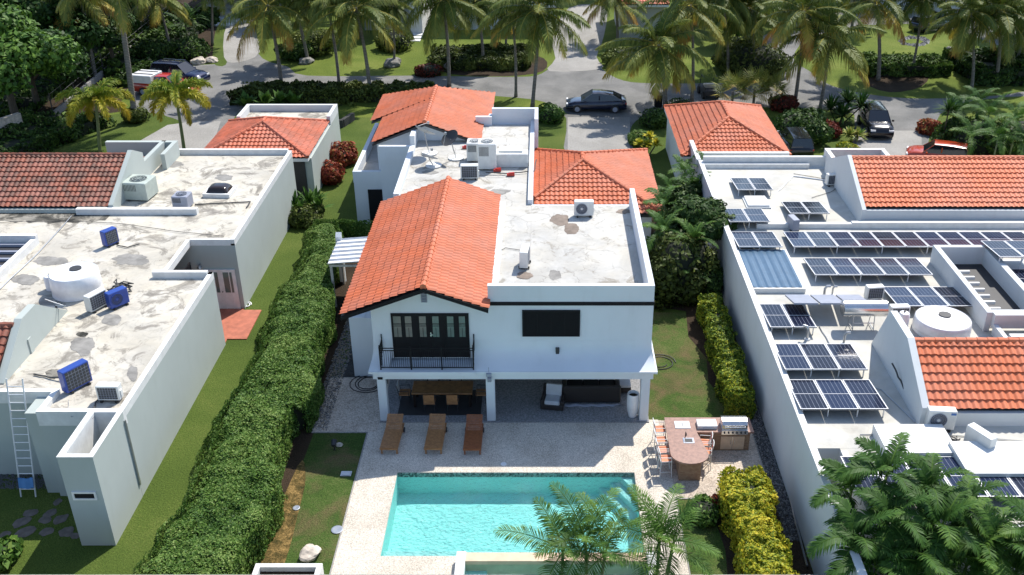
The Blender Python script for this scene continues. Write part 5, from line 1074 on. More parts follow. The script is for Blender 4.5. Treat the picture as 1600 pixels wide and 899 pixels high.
car('parked_car', 'dark car parked far away under the top right palms, right of two', G(1484, 40, 0), .5, 4.6, 1.85, 1.6, (.015, .02, .045))
A = thing('golf_cart', 'small dark open utility cart on the road beyond the fan palm', 'cart', G(1106, 150, 0), math.pi/2+.1)
q = MB(); q.bbox(-1.2, 1.2, -.6, .6, .35, .75, .06); q.bbox(-1.2, -.3, -.6, -.55, .75, 1.05, .02); q.bbox(-1.2, -.3, .55, .6, .75, 1.05, .02); q.build('body', M['dark'], A, world=False); q = MB(); q.bbox(-.3, 0, -.5, .5, .75, 1.1, .04); q.build('seat', M['cream'], A, world=False)
q = MB()
for s in (-.55, .55): q.tube([(.8, s, .7), (.5, s, 1.7), (-.4, s, 1.7)], .03, 5)
q.build('frame', M['dark'], A, world=False)
for x in (-.8, .8):
    for s in (-.6, .6): q = MB(); q.cyl((x, s-.1, .3), (x, s+.1, .3), .3, n=14); q.build('wheel', M['rubber'], A, world=False)
# street bin
A = thing('rubbish_bin', 'black wheeled bin at the kerb right of the blue crossover', 'bin', G(1028, 168, 0)); q = MB(); q.bbox(-.3, .3, -.35, .35, .1, 1.0, .04); q.build('body', M['black'], A, world=False); q = MB(); q.bbox(-.33, .33, -.38, .38, 1.0, 1.08, .03); q.build('lid', M['black'], A, world=False)
# bench like wall beside left garage
A = thing('garden_wall', 'low grey corner wall on the lawn behind the left garage', 'wall', G(525, 192, 0)); a0, a1, a2 = G(514, 188, .6), G(533, 186, .6), G(541, 178, .6)
q = MB(); q.rbox(((a0.x+a1.x)/2, a0.y, .3), (abs(a1.x-a0.x)+.4, .3, .6)); q.build('front_panel', M['slate'], A); q = MB(); q.rbox(((a1.x+a2.x)/2+.3, (a1.y+a2.y)/2, .3), (.3, abs(a2.y-a1.y)+.5, .6), rz=-.3); q.build('side_panel', M['slate'], A)
# ---------------------------------------------------------------- far houses and steps
def farhouse(label, x0, x1, y0, y1, h, mt, roof='flat'):
    A = thing('house', label, 'house', ((x0+x1)/2, y0, 0)); q = MB(); q.box(x0, x1, y0, y1, 0, h); q.build('wall', M[mt], A); q = MB(); q.box(x0-.3, x1+.3, y0-.3, y1+.3, h, h+.3); q.build('roof', M['roofC'], A); return A
a = G(570, 48, 0); b_ = G(645, 48, 0); A = farhouse('grey two storey house behind the palms left of the stepping pad path', a.x, b_.x, a.y, a.y+12, 6, 'siding'); win(A, a.x+1, a.x+2.4, a.y, 3.2, 4.6, M['alu'], M['glass'], n=2)
q = MB(); q.box(b_.x-.02, b_.x+1.2, a.y-1.5, a.y+10, 0, 6.4); q.build('white_fin_wall', M['coping'], A)
a = G(705, 47, 0); b_ = G(870, 45, 0); A = farhouse('long pale house with one small window beyond the central lawn', a.x, b_.x, a.y, a.y+12, 6, 'white2'); wx = GY(752, 22, a.y); win(A, wx.x-.4, wx.x+.4, a.y, wx.z-.5, wx.z+.5, M['alu'], M['black'])
wx = GY(800, 8, a.y); win(A, wx.x-.6, wx.x+.6, a.y, wx.z-.7, wx.z+.7, M['dark'], M['glass'])
a = G(968, 62, 0); b_ = G(1035, 62, 0); A = farhouse('grey walled house with an orange hip roof behind the bushy central palm', a.x, b_.x, a.y, a.y+9, 3.2, 'siding'); hip(A, a.x-.6, b_.x+.4, a.y-.6, a.y+9.5, 3.6, 5.2, M['tileA'])
a = G(310, 22, 0); A = farhouse('pale entrance house at the top of the white garden steps', a.x, a.x+12, a.y+3, a.y+13, 6, 'white2')
ST = thing('garden_steps', 'white slab steps leading to the pale entrance house', 'steps', G(335, 40, 0))
for k in range(4):
    p = G(333+k*2, 42-k*7, 0); q = MB(); q.box(p.x-1.6, p.x+2.0, p.y, p.y+1.2, 0, .15+k*.18); q.build('step', M['coping'], ST)
q = MB(); p = G(350, 36, 0); q.box(p.x, p.x+3, p.y, p.y+1.4, 0, .12); q.build('landing', M['coping'], ST)
a = G(1400, 30, 0); A = farhouse('pale house far behind the parked dark cars at the top right', a.x-2, a.x+9, a.y+4, a.y+14, 5.5, 'white2')
a = G(1170, 30, 0); A = farhouse('low pale house beyond the curved drive at the top right', a.x, a.x+14, a.y+8, a.y+18, 4.5, 'white2')
for k in range(11):
    f = k/10; p = G(643+f*20, 64-f*44, 0); q = MB(); q.bbox(p.x-1.0, p.x+.9, p.y-.42, p.y+.42, 0, .06, .02); tag(q.build('path_pad', M['coping']), 'white pad, '+['nearest to the road','second from the near end','third from the near end','fourth from the near end','fifth from the near end','middle one of the row','fifth from the far end','fourth from the far end','third from the far end','second from the far end','farthest up the lawn'][k]+' of the path', 'paving pad', 'white pads up the central lawn')
q = MB(); p = G(632, 63, 0); q.bbox(p.x-.9, p.x+.9, p.y-.5, p.y+.5, 0, .06, .02); tag(q.build('path_pad', M['coping']), 'white pad set apart at the lower left end of the pad path', 'paving pad', 'white pads up the central lawn')
# stone boundary wall on the far left and the fence running back
A = thing('stone_wall', 'short mossy stone wall at the left edge below the big tree', 'wall', G(20, 228, 0))
w0, w1 = G(-60, 250, 0), G(40, 217, 0); d = (w1-w0); q = MB(); q.rbox(((w0.x+w1.x)/2, (w0.y+w1.y)/2, 1.0), (d.length, .35, 2.0), math.atan2(d.y, d.x)); q.build('wall', M['rockwall'] if 'rockwall' in M else M['whiterock'], A)
A = thing('fence', 'dark wire fence on a low wall running back under the trees', 'fence', G(100, 170, 0)); q = MB(); f0, f1 = G(85, 185, 0), G(265, 30, 0); d = (f1-f0)
q.rbox(((f0.x+f1.x)/2, (f0.y+f1.y)/2, .25), (d.length, .2, .5), math.atan2(d.y, d.x)); q.build('base_wall', M['concrete'], A)
q = MB()
for z in (.9, 1.4, 1.9): q.cyl(f0+Vector((0, 0, z)), f1+Vector((0, 0, z)), .02, n=4)
q.build('wire', M['metal'], A)
for k in range(15): p = f0.lerp(f1, k/14); q = MB(); q.cyl(p, p+Vector((0, 0, 2)), .05, n=6); q.build('post', M['dark'], A)
# ---------------------------------------------------------------- foliage generators
M['leafhedge'] = leafmat('hedge leaves', [(0, (.018, .05, .008)), (.45, (.055, .125, .018)), (.8, (.12, .21, .035)), (1, (.20, .28, .07))])
M['leafyel'] = leafmat('yellow green croton leaves', [(0, (.03, .06, .008)), (.35, (.14, .22, .02)), (.7, (.42, .42, .03)), (1, (.62, .50, .04))])
M['leafdark'] = leafmat('dark glossy leaves', [(0, (.012, .032, .007)), (.6, (.04, .085, .015)), (1, (.11, .18, .03))])
M['leaftree'] = leafmat('broad tree leaves', [(0, (.010, .03, .006)), (.6, (.045, .11, .015)), (1, (.15, .27, .04))])
M['leafred'] = leafmat('red cordyline leaves', [(0, (.05, .02, .01)), (.4, (.18, .03, .02)), (.75, (.34, .07, .03)), (1, (.25, .18, .05))])
M['leafolive'] = leafmat('olive shrub leaves', [(0, (.025, .04, .008)), (.6, (.09, .12, .022)), (1, (.20, .23, .05))])
PALMSTOPS = [(0, (.03, .055, .010)), (.3, (.085, .125, .02)), (.6, (.19, .21, .04)), (.8, (.40, .32, .05)), (1, (.42, .22, .05))]
M['palm'] = leafmat('coconut fronds', PALMSTOPS)
M['palm2'] = leafmat('areca fronds', [(0, (.022, .055, .010)), (.5, (.05, .12, .018)), (.85, (.14, .24, .035)), (1, (.30, .30, .06))])
M['foxtail'] = leafmat('foxtail fronds', [(0, (.04, .10, .012)), (.4, (.15, .22, .02)), (.75, (.42, .36, .03)), (1, (.42, .28, .03))])
def leaves(P, N, size, tint, name, mat, par=None, kind=None, asp=.55, jitter=.9, center=None):
    """one diamond leaf per point, oriented loosely along N"""
    n = len(P); P = np.asarray(P, float); N = np.asarray(N, float)+rng.normal(0, jitter*.6, (n, 3)); N /= np.linalg.norm(N, axis=1)[:, None]+1e-9
    A_ = np.cross(N, rng.normal(0, 1, (n, 3))); A_ /= np.linalg.norm(A_, axis=1)[:, None]+1e-9; B_ = np.cross(N, A_)
    s = (np.asarray(size)*rng.uniform(.6, 1.3, n))[:, None]
    V = np.stack([P-A_*s, P-B_*s*asp+N*s*.12, P+A_*s, P+B_*s*asp+N*s*.12], 1).reshape(-1, 3)
    if center is not None: V = V-np.array(center)
    me = bpy.data.meshes.new(name); me.vertices.add(4*n); me.vertices.foreach_set('co', V.ravel()); me.loops.add(4*n); me.loops.foreach_set('vertex_index', np.arange(4*n)); me.polygons.add(n)
    me.polygons.foreach_set('loop_start', np.arange(0, 4*n, 4)); me.update(calc_edges=True)
    at = me.attributes.new('tint', 'FLOAT', 'FACE'); at.data.foreach_set('value', np.clip(tint, 0, 1).astype(np.float32)); me.materials.append(mat)
    o = bpy.data.objects.new(name, me); COL.objects.link(o)
    if par is not None: setpar(o, par)
    return o
def nz3(P, sc, off=0):
    return np.array([noise.noise(Vector((p[0]*sc+off, p[1]*sc, p[2]*sc))) for p in P])
def hedge(name, label, x0f, x1f, y0, y1, h, n, leaf, mat, bulge=.18, tintb=.45, coresc=.32, top=.55, sc=1.1, cat='hedge', rnd=.35, tj=.22, ctint=.6, fl=0):
    """x0f/x1f: edge functions of y. Leaves fill a shell round a lumpy box."""
    A = thing(name, label, cat, ((x0f(y0)+x1f(y0))/2, (y0+y1)/2, 0)); c = A.location
    f = rng.uniform(0, 1, n); y = y0+(y1-y0)*rng.uniform(0, 1, n); X0_ = np.array([x0f(v) for v in y]); X1_ = np.array([x1f(v) for v in y])
    wdt = X1_-X0_; face = rng.uniform(0, 1, n); P = np.zeros((n, 3)); N = np.zeros((n, 3))
    k = face < top; u = rng.uniform(0, 1, n)
    P[:, 1] = y; P[:, 0] = X0_+wdt*u; P[:, 2] = h; N[:, 2] = 1
    e = ~k; side = rng.uniform(0, 1, n); zz = h*rng.uniform(0, 1, n)
    sR = e & (side < .4); P[sR, 0] = X1_[sR]; P[sR, 2] = zz[sR]; N[sR] = (1, 0, 0)
    sL = e & (side >= .4) & (side < .75); P[sL, 2] = zz[sL]; P[sL, 0] = X0_[sL]-fl*(1-zz[sL]/h); N[sL] = (-1, 0, .4 if fl else 0)
    sF = e & (side >= .75) & (side < .92); P[sF, 1] = y0; P[sF, 2] = zz[sF]; N[sF] = (0, -1, 0)
    sB = e & (side >= .92); P[sB, 1] = y1; P[sB, 2] = zz[sB]; N[sB] = (0, 1, 0)
    # round the corners
    cx = (X0_+X1_)/2; dx = (P[:, 0]-cx)/(wdt/2); ex = np.clip((np.abs(dx)-(1-rnd*2/np.maximum(wdt, .5)))/(rnd*2/np.maximum(wdt, .5)), 0, 1)
    P[:, 2] -= k*rnd*.7*ex**2
    ey = np.clip((rnd-(P[:, 1]-y0))/rnd, 0, 1)+np.clip((rnd-(y1-P[:, 1]))/rnd, 0, 1); P[:, 2] -= k*rnd*.6*ey**2
    N[:, 0] += k*np.sign(dx)*ex*.8
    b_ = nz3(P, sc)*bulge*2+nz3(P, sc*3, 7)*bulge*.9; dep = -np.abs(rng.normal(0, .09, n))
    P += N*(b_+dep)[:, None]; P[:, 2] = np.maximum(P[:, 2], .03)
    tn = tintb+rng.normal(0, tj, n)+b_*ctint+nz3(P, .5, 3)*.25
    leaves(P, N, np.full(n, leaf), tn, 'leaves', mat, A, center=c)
    # added solid core behind the leaves, inner shade put into its colour
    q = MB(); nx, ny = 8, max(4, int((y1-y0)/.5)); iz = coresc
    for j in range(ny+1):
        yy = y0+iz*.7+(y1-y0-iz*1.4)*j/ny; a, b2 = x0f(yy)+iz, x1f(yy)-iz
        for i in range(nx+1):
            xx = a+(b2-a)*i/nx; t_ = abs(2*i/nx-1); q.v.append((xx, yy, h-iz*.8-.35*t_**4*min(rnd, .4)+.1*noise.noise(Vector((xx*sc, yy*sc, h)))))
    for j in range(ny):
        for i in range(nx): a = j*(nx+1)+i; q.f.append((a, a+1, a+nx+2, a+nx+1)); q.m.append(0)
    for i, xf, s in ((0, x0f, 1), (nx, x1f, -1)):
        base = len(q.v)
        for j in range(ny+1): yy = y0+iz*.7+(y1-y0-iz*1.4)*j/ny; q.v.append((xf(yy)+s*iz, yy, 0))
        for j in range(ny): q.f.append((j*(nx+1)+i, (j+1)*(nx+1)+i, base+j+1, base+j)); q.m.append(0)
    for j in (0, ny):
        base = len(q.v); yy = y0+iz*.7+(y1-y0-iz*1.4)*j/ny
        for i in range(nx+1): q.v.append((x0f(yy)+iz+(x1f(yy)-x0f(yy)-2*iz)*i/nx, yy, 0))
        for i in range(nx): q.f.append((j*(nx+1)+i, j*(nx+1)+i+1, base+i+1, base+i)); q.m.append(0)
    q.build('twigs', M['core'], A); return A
def bush(name, label, c, r, n, leaf, mat, tintb=.45, sc=1.2, cat='shrub', group=None, flat=.8, asp=.55, clumps=5, tj=.22, src=None):
    A = thing(name, label, cat, c, 0, group); c = Vector(c)
    cl = [(0, 0, .5, 1.0)]+[(random.uniform(-.55, .55), random.uniform(-.55, .55), random.uniform(.3, .8), random.uniform(.45, .7)) for _ in range(clumps)]
    P = []; N = []
    for i in range(n):
        a = cl[i % len(cl)]; d = Vector((random.gauss(0, 1), random.gauss(0, 1), random.gauss(0, 1))).normalized()
        rr = a[3]*(1+.25*noise.noise(d*2.2+Vector(a[:3])))*(1-abs(random.gauss(0, .08)))
        p = Vector((a[0]*r+d.x*rr*r*.9, a[1]*r+d.y*rr*r*.9, a[2]*r*flat+d.z*rr*r*flat*.75)); p.z = max(p.z, .04); P.append(p); N.append(d)
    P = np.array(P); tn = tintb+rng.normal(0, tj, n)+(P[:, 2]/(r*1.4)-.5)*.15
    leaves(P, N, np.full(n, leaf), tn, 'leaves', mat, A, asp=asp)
    q = MB(); q.lathe([(r*.1, 0), (r*.55, r*.1), (r*.72, r*.4*flat), (r*.6, r*.8*flat), (r*.3, r*1.05*flat), (0, r*1.1*flat)], n=12); q.build('twigs', M['core'], A, world=False, smooth='all'); return A  # lathed solid core, dark colour stands in for shade between leaves
def broadtree(name, label, c, H_, r, n, leaf, mat, tintb=.4, group=None, nc=14, lean=(0, 0)):
    A = thing(name, label, 'tree', c, 0, group); rr = random.Random(int(c[0]*13+c[1]*7)); top = Vector((lean[0], lean[1], H_*.55))
    q = MB(); q.tube([(0, 0, 0), (lean[0]*.3, lean[1]*.3, H_*.25), top], [r*.075, r*.055, r*.04], 8)
    cl = []
    for k in range(nc):
        a = rr.uniform(0, 6.28); d = r*rr.uniform(.1, .75)**.8; z = H_*(.95-.35*(d/r)**2-rr.uniform(0, .25)); p = Vector((lean[0]+d*math.cos(a), lean[1]+d*math.sin(a), z)); cl.append((p, r*rr.uniform(.28, .45)))
        q.tube([top*rr.uniform(.6, 1), (top+p)/2+Vector((0, 0, -.1)), p], [r*.03, r*.02, r*.008], 5)
    q.build('trunk', M['bark'], A, world=False)
    P = []; N = []; T_ = []
    for i in range(n):
        p, s = cl[i % nc]; d = Vector((rr.gauss(0, 1), rr.gauss(0, 1), rr.gauss(0, 1))).normalized(); f = s*(1+.35*noise.noise(d*2.5+p))*(1-abs(rr.gauss(0, .16)))
        P.append(p+Vector((d.x*f, d.y*f, d.z*f*.7))); N.append(d+Vector((0, 0, .5))); T_.append(tintb+rr.gauss(0, .18)+.12*((i % nc)/nc-.5))
    leaves(P, N, np.full(n, leaf), np.array(T_), 'crown', mat, A); return A
def frond(V, F, T_, base, az, el, L, droop, nl, ll, lw, hang, t0, t1, curl=0.0, spread=.9, plume=False, tw=0.0, start=.12, rs=random):
    ns = 12; pts = []; p = Vector(base); a = az; e = el
    for i in range(ns+1):
        pts.append(p.copy()); f = i/ns; e = el-droop*f**1.3; a = az+curl*f
        p = p+Vector((math.cos(a)*math.cos(e), math.sin(a)*math.cos(e), math.sin(e)))*(L/ns)
    # rachis as a thin 3 sided strip
    for i in range(ns):
        d = (pts[i+1]-pts[i]).normalized(); s = d.cross(Vector((0, 0, 1))); s = s.normalized() if s.length > 1e-4 else Vector((1, 0, 0)); u = s.cross(d)
        r0 = .035*L/3.5*(1-i/ns)+.008; r1 = .035*L/3.5*(1-(i+1)/ns)+.008; b = len(V)
        V += [pts[i]+s*r0, pts[i]-s*r0, pts[i]+u*r0, pts[i+1]+s*r1, pts[i+1]-s*r1, pts[i+1]+u*r1]; F += [(b, b+3, b+5, b+2), (b+2, b+5, b+4, b+1), (b+1, b+4, b+3, b)]; T_ += [.68+t0*.2]*3
    for k in range(nl):
        f = start+(1-start)*(k+.5)/nl; x = f*ns; i = min(int(x), ns-1); c = pts[i].lerp(pts[i+1], x-i); d = (pts[i+1]-pts[i]).normalized()
        s = d.cross(Vector((0, 0, 1))); s = s.normalized() if s.length > 1e-4 else Vector((1, 0, 0)); u = s.cross(d)
        prof = math.sin(math.pi*min(1, .18+f*.80))**.6; le = ll*prof*(1 if f < .9 else .8)
        for sd in ((1, -1) if not plume else (1, -1, .4, -.4)):
            fw = .35+.6*f+rs.uniform(-.1, .1); up = (rs.uniform(.0, .35) if not plume else rs.uniform(-.9, .9))-tw*sd
            dr = (s*sd*spread+d*fw+u*up).normalized(); l = le*rs.uniform(.8, 1.1)
            m1 = c+dr*l*.5+Vector((0, 0, -hang*l*.12)); e_ = c+dr*l*.86+Vector((0, 0, -hang*l*.60)); wv = d*lw*.5*(1 if l > .2 else .6); b = len(V)
            if rs.random() < .04: continue
            V += [c-wv*.6, c+wv*.6, m1-wv, m1+wv, e_]; F += [(b, b+1, b+3, b+2), (b+2, b+3, b+4)]; t = t0+(t1-t0)*f**2+rs.gauss(0, .05); T_ += [t, min(1, t+.1*(rs.random() < .3)+(t1-t0)*.25)]
def crown_mesh(V, F, T_, name, mat, par):
    me = bpy.data.meshes.new(name); me.from_pydata([tuple(v) for v in V], [], F); me.materials.append(mat); at = me.attributes.new('tint', 'FLOAT', 'FACE'); at.data.foreach_set('value', np.clip(np.array(T_, np.float32), 0, 1)); me.update()
    o = bpy.data.objects.new(name, me); COL.objects.link(o); setpar(o, par); return o
def coconut(seed, nf=22, L=3.7, yellow=.3, ll=.95):
    rs = random.Random(seed); A = thing('coconut_palm', 'x', 'palm tree', (0, 0, -60)); V, F, T_ = [], [], []
    for k in range(nf):
        f = k/(nf-1); az = k*2.399+rs.uniform(-.2, .2); el = R(78)-R(112)*f**.85+rs.uniform(-.1, .1); old = max(0, f-.55)/.45
        frond(V, F, T_, (math.cos(az)*.12, math.sin(az)*.12, .1-.25*f), az, el, L*rs.uniform(.82, 1.08)*(1-.25*(1-f)**3), R(55+rs.uniform(0, 30)) if el > -.2 else R(45), 58, ll, .085, .7+1.0*f, .22+.28*old*yellow*2+rs.uniform(-.08, .08), .40+.55*old*yellow*2+rs.uniform(-.05, .15), curl=rs.uniform(-.3, .3), rs=rs)
    crown_mesh(V, F, T_, 'crown', M['palm'], A)
    q = MB()
    for k in range(rs.randint(3, 7)): a = k*1.1; q.lathe([(0, -.13), (.09, -.08), (.11, 0), (.08, .08), (0, .12)], (math.cos(a)*.22, math.sin(a)*.22, -.32-rs.uniform(0, .15)), 8)
    q.build('coconuts', M['rachis'], A, world=False, smooth='all'); return A
def palm_at(proto, label, base, crown, group, r=.16, tip=.10, rz=0, scale=1, bend=.4, mat='trunk', name=None, boot=True):
    """unique trunk from ground pixel to crown pixel; crown mesh shared with the prototype"""
    b = G(*base, 0); c = GY(crown[0], crown[1], b.y+random.uniform(-.3, .3)); A = thing(name or proto.name.split('.')[0], label, 'palm tree', b, 0, group)
    d = c-b; pts = []; rs_ = []
    for i in range(15):
        f = i/14; o = Vector((d.x*(f**1.25), d.y*f, d.z*f))+Vector((bend*math.sin(f*math.pi)*.25, 0, 0)); pts.append(o); rs_.append((r*(1.25 if i == 0 else 1)-(r-tip)*f)*(1+.03*(i % 2)))
    q = MB(); q.tube(pts, rs_, 10); q.build('trunk', M[mat], A, world=False, smooth='all')
    for ch in KIDS[proto.name]:
        o = ch.copy(); COL.objects.link(o); o.location = pts[-1]; o.rotation_euler = (random.uniform(-.08, .08), random.uniform(-.08, .08), rz); o.scale = (scale,)*3; setpar(o, A)
    return A
# ---------------------------------------------------------------- palm trunk bark with rings
m, t, b = newmat('ringed palm bark'); p = pos(t, True); mp = t.nodes.new('ShaderNodeMapping'); mp.inputs['Scale'].default_value = (.15, .15, 1); t.links.new(p, mp.inputs[0])
wv = t.nodes.new('ShaderNodeTexWave'); wv.bands_direction = 'Z'; wv.inputs['Scale'].default_value = 2.6; wv.inputs['Distortion'].default_value = 1.2; t.links.new(p, wv.inputs[0])
cc = mix(t, ramp(t, wv.outputs[1], [(.3, .0), (.7, 1)]), (.13, .115, .10), (.27, .245, .215)); cc = mix(t, ramp(t, noi(t, p, 3, 5), [(.4, 0), (.75, .7)]), cc, (.10, .09, .075)); col(t, b, cc); b.inputs['Roughness'].default_value = .9; bump(t, b, wv.outputs[1], .5, .02); M['trunk'] = m
cp = [coconut(11, 24, 3.9, .25), coconut(23, 22, 4.1, .5), coconut(37, 25, 3.7, .1), coconut(41, 20, 4.2, .8)]
GP = 'coconut palms along the road'
PL = [
 # base, crown, proto, rz, scale, label
 ((212,190),(176,-62),0,0,1.15,.24,'very tall grey palm trunk rising from the lawn tip between the two yellow palms'),
 ((150,122),(122,-14),3,1,1.0,.14,'slim palm at the dark wood edge, yellowing fronds, left of the very tall trunk'),
 ((268,90),(243,-8),1,2,.9,.14,'slim leaning palm rising behind the navy estate car'),
 ((332,72),(330,-30),2,.5,.8,.13,'thin straight palm beside the white garden steps'),
 ((441,142),(418,8),3,2.4,1.05,.17,'palm with big orange tipped fronds drooping over the left road junction'),
 ((481,98),(452,-12),0,3.3,.95,.16,'curved palm leaning out of the round shrub left of the central lawn'),
 ((530,134),(508,-10),2,1.3,1.0,.14,'palm rising from the long hedge, left of two close trunks'),
 ((579,152),(556,12),1,4.1,1.1,.17,'palm with splayed white base in the curved hedge, large green crown'),
 ((616,104),(612,8),2,.3,.6,.12,'small dark palm at the back of the grass left of the white pads'),
 ((702,136),(692,-4),0,5.2,1.05,.16,'straight palm just behind the villa rear gable, dark green crown'),
 ((755,104),(744,-3),2,2.9,.95,.15,'palm in front of the pale house window, on the central lawn'),
 ((790,82),(789,-12),2,3.9,.8,.12,'thin palm at the right side of the central lawn'),
 ((806,152),(800,20),3,.9,.8,.13,'palm with small orange fruit crown left of the leaning pair'),
 ((832,168),(843,14),0,1.9,1.1,.16,'palm whose crown hangs over the side street mouth, beside the white parapet'),
 ((1039,175),(1029,70),1,.4,1.12,.20,'bushy low palm right of the blue crossover with yellow skirt of old fronds'),
 ((1081,158),(1079,8),3,3.0,.95,.15,'palm directly behind the low bushy palm, orange hanging fronds'),
 ((1137,122),(1128,-10),2,1.1,.95,.14,'palm in front of the round dark hedge, crown cut by the top edge'),
 ((1178,118),(1171,12),0,4.6,1.1,.15,'palm at the corner of the curved drive with wide dark crown'),
 ((1241,168),(1256,18),3,5.6,1.05,.16,'palm leaning right beside the red leaved shrub on the driveway island'),
 ((1281,172),(1296,58),1,1.4,1.1,.15,'lower palm right of the leaning one, orange frond tips'),
 ((1372,126),(1369,0),3,.1,1.0,.18,'thick straight palm at the left end of the round lawn island'),
 ((1424,118),(1443,-10),2,2.2,.9,.12,'slender palm leaning right across the stone ring on the island lawn'),
 ((1518,140),(1517,20),1,3.7,.9,.14,'palm with an orange dead frond at the right end of the island hedge'),
 ((1555,134),(1563,16),0,.7,1.2,.16,'large crowned palm near the right edge, longest fronds'),
 ((1583,112),(1606,30),2,5.0,.9,.13,'dark palm leaning off the right edge'),
 ((965,66),(958,-8),3,4.4,.9,.16,'shaggy palm with dead skirt at the far corner of the side street'),
]
for b_, c_2, pi, rz, sc_, r_, lb in PL: palm_at(cp[pi], lb, b_, c_2, GP, r_, r_*.62, rz, sc_*1.12, mat='trunk')
for a, (x, c_2, pi, lb) in enumerate([((90,40),(70,-30),1,'palm deep in the dark wood at the top left corner'),((1010,40),(1000,-20),2,'palm beside the grey walled house with orange roof'),((1330,50),(1335,-30),0,'palm beyond the curved drive behind the lower palm'),((1120,48),(1116,-26),3,'palm at the back edge of the right lawn near the low pale house'),((500,30),(498,-40),0,'palm in front of the grey two storey house'),((1230,50),(1228,-22),2,'palm standing inside the far bend of the curved drive')]):
    palm_at(cp[pi], lb, x, c_2, GP, .16, .1, a*1.3, 1.0)
def delproto(p):
    for k in KIDS.pop(p.name): bpy.data.objects.remove(k)
    bpy.data.objects.remove(p)
for p in cp: delproto(p)
# ---------------------------------------------------------------- foxtail palms
def foxtail(seed):
    rs = random.Random(seed); A = thing('foxtail_palm', 'x', 'palm tree', (0, 0, -60)); V, F, T_ = [], [], []
    for k in range(13):
        az = k*2.399; f = k/12; el = R(62)-R(62)*f; frond(V, F, T_, (0, 0, .1), az, el, 2.35, R(112), 80, .52, .06, .35, .25+.45*f, .45+.5*f, plume=True, rs=rs, spread=.8)
    crown_mesh(V, F, T_, 'crown', M['foxtail'], A); return A
for sd, bs, cr, lb in [(5, (157, 240), (150, 160), 'foxtail palm with golden brown plume fronds, left of the very tall trunk'), (8, (289, 243), (275, 152), 'foxtail palm with yellow green plumes beside the concrete drive')]:
    p = foxtail(sd); palm_at(p, lb, bs, cr, 'pair of foxtail palms', .13, .09, sd, 1.28, .1, 'green_stem')
    delproto(p)
# ---------------------------------------------------------------- areca and other clump palms
def clump(name, label, stems, mat, L=2.0, nf=8, ll=.5, lw=.045, seed=1, droop=70, t0=.35, group=None, stem='green_stem', cat='palm tree', nl=34):
    """stems: list of (px base, crown height z, pixel crown) as world (x,y,z,dx,dy)"""
    rs = random.Random(seed); b0 = Vector((stems[0][0], stems[0][1], 0)); A = thing(name, label, cat, b0, 0, group); q = MB(); V, F, T_ = [], [], []
    for (x, y, z, dx, dy) in stems:
        b = Vector((x, y, 0))-b0; c = b+Vector((dx, dy, z)); q.tube([b, b.lerp(c, .5)+Vector((dx*-.1, 0, 0)), c], [.07, .06, .05], 7)
        for k in range(nf):
            az = k*2.399+rs.uniform(-.3, .3); f = k/(nf-1); el = R(80)-R(75)*f+rs.uniform(-.1, .1)
            frond(V, F, T_, c, az, el, L*rs.uniform(.8, 1.15), R(droop*rs.uniform(.7, 1.2)), nl, ll, lw, .45, t0+rs.uniform(-.15, .2), t0+.15+rs.uniform(0, .3), rs=rs, tw=-.2)
    q.build('stems', M[stem], A, world=False, smooth='all'); crown_mesh(V, F, T_, 'fronds', M[mat], A); return A
def st(u, v, z, dx=0, dy=0, Yb=None):                           # crown pixel (u,v) at height z
    p = G(u, v, z); return (p.x-dx, p.y-dy, z, dx, dy)
clump('areca_palm', 'airy green palm clump in front of the pool, left of two in the foreground', [st(880, 862, 2.9, .1), st(915, 848, 3.2, -.1), st(945, 868, 2.8, .2)], 'palm2', 2.05, 8, .66, .038, 3, 62, .45, nl=44)
clump('areca_palm', 'airy green palm in front of the deck edge, right of two in the foreground', [st(1030, 848, 3.0, .0), st(1050, 858, 2.8, .15)], 'palm2', 2.1, 8, .68, .038, 9, 66, .45, nl=44)
clump('areca_palm', 'dense dark palm clump overlapping the white wall and solar panels, lower right', [st(1330, 770, 3.9, .1), st(1385, 745, 4.6), st(1450, 770, 4.3), st(1395, 820, 4.0), st(1470, 825, 4.2), st(1340, 845, 3.6), st(1420, 870, 3.4), st(1500, 800, 3.8), st(1530, 850, 3.4), st(1450, 885, 3.2), st(1370, 890, 3.0)], 'palm2', 1.8, 8, .55, .068, 21, 100, .25, nl=42)
clump('areca_palm', 'palm clump cut by the bottom right corner of the view', [st(1560, 860, 3.6), st(1620, 845, 3.8), st(1510, 885, 3.0), st(1585, 900, 3.0)], 'palm2', 2.0, 10, .58, .055, 31, 100, .35, nl=42)
clump('areca_palm', 'green palm clump between the orange garage roofs, beside the right house corner', [st(1085, 290, 2.6), st(1105, 275, 2.4), st(1070, 270, 2.4), st(1050, 300, 2.2)], 'palm2', 1.7, 8, .45, .05, 41, 80, .35)
clump('areca_palm', 'low palm clump growing in the dark gap beside the villa right wall', [st(1050, 395, 2.0), st(1070, 430, 1.6)], 'palm2', 1.5, 7, .42, .05, 43, 85, .15)
clump('areca_palm', 'feathery palm clump behind the black crossover, far right', [st(1560, 215, 3.0), st(1590, 190, 3.6), st(1545, 180, 3.0), st(1600, 225, 2.8), st(1520, 215, 2.2)], 'palm2', 2.4, 9, .5, .06, 47, 90, .4)
clump('areca_palm', 'pale feathery palm clump behind the hatchback', [st(1530, 160, 3.2), st(1505, 175, 2.6)], 'palm2', 2.2, 8, .5, .06, 49, 90, .35)
clump('cycad', 'dark spreading cycad on the lawn left of the grey fence wall', [st(290, 40, 2.0), st(300, 30, 2.2)], 'palm2', 2.2, 10, .4, .06, 51, 60, .05)
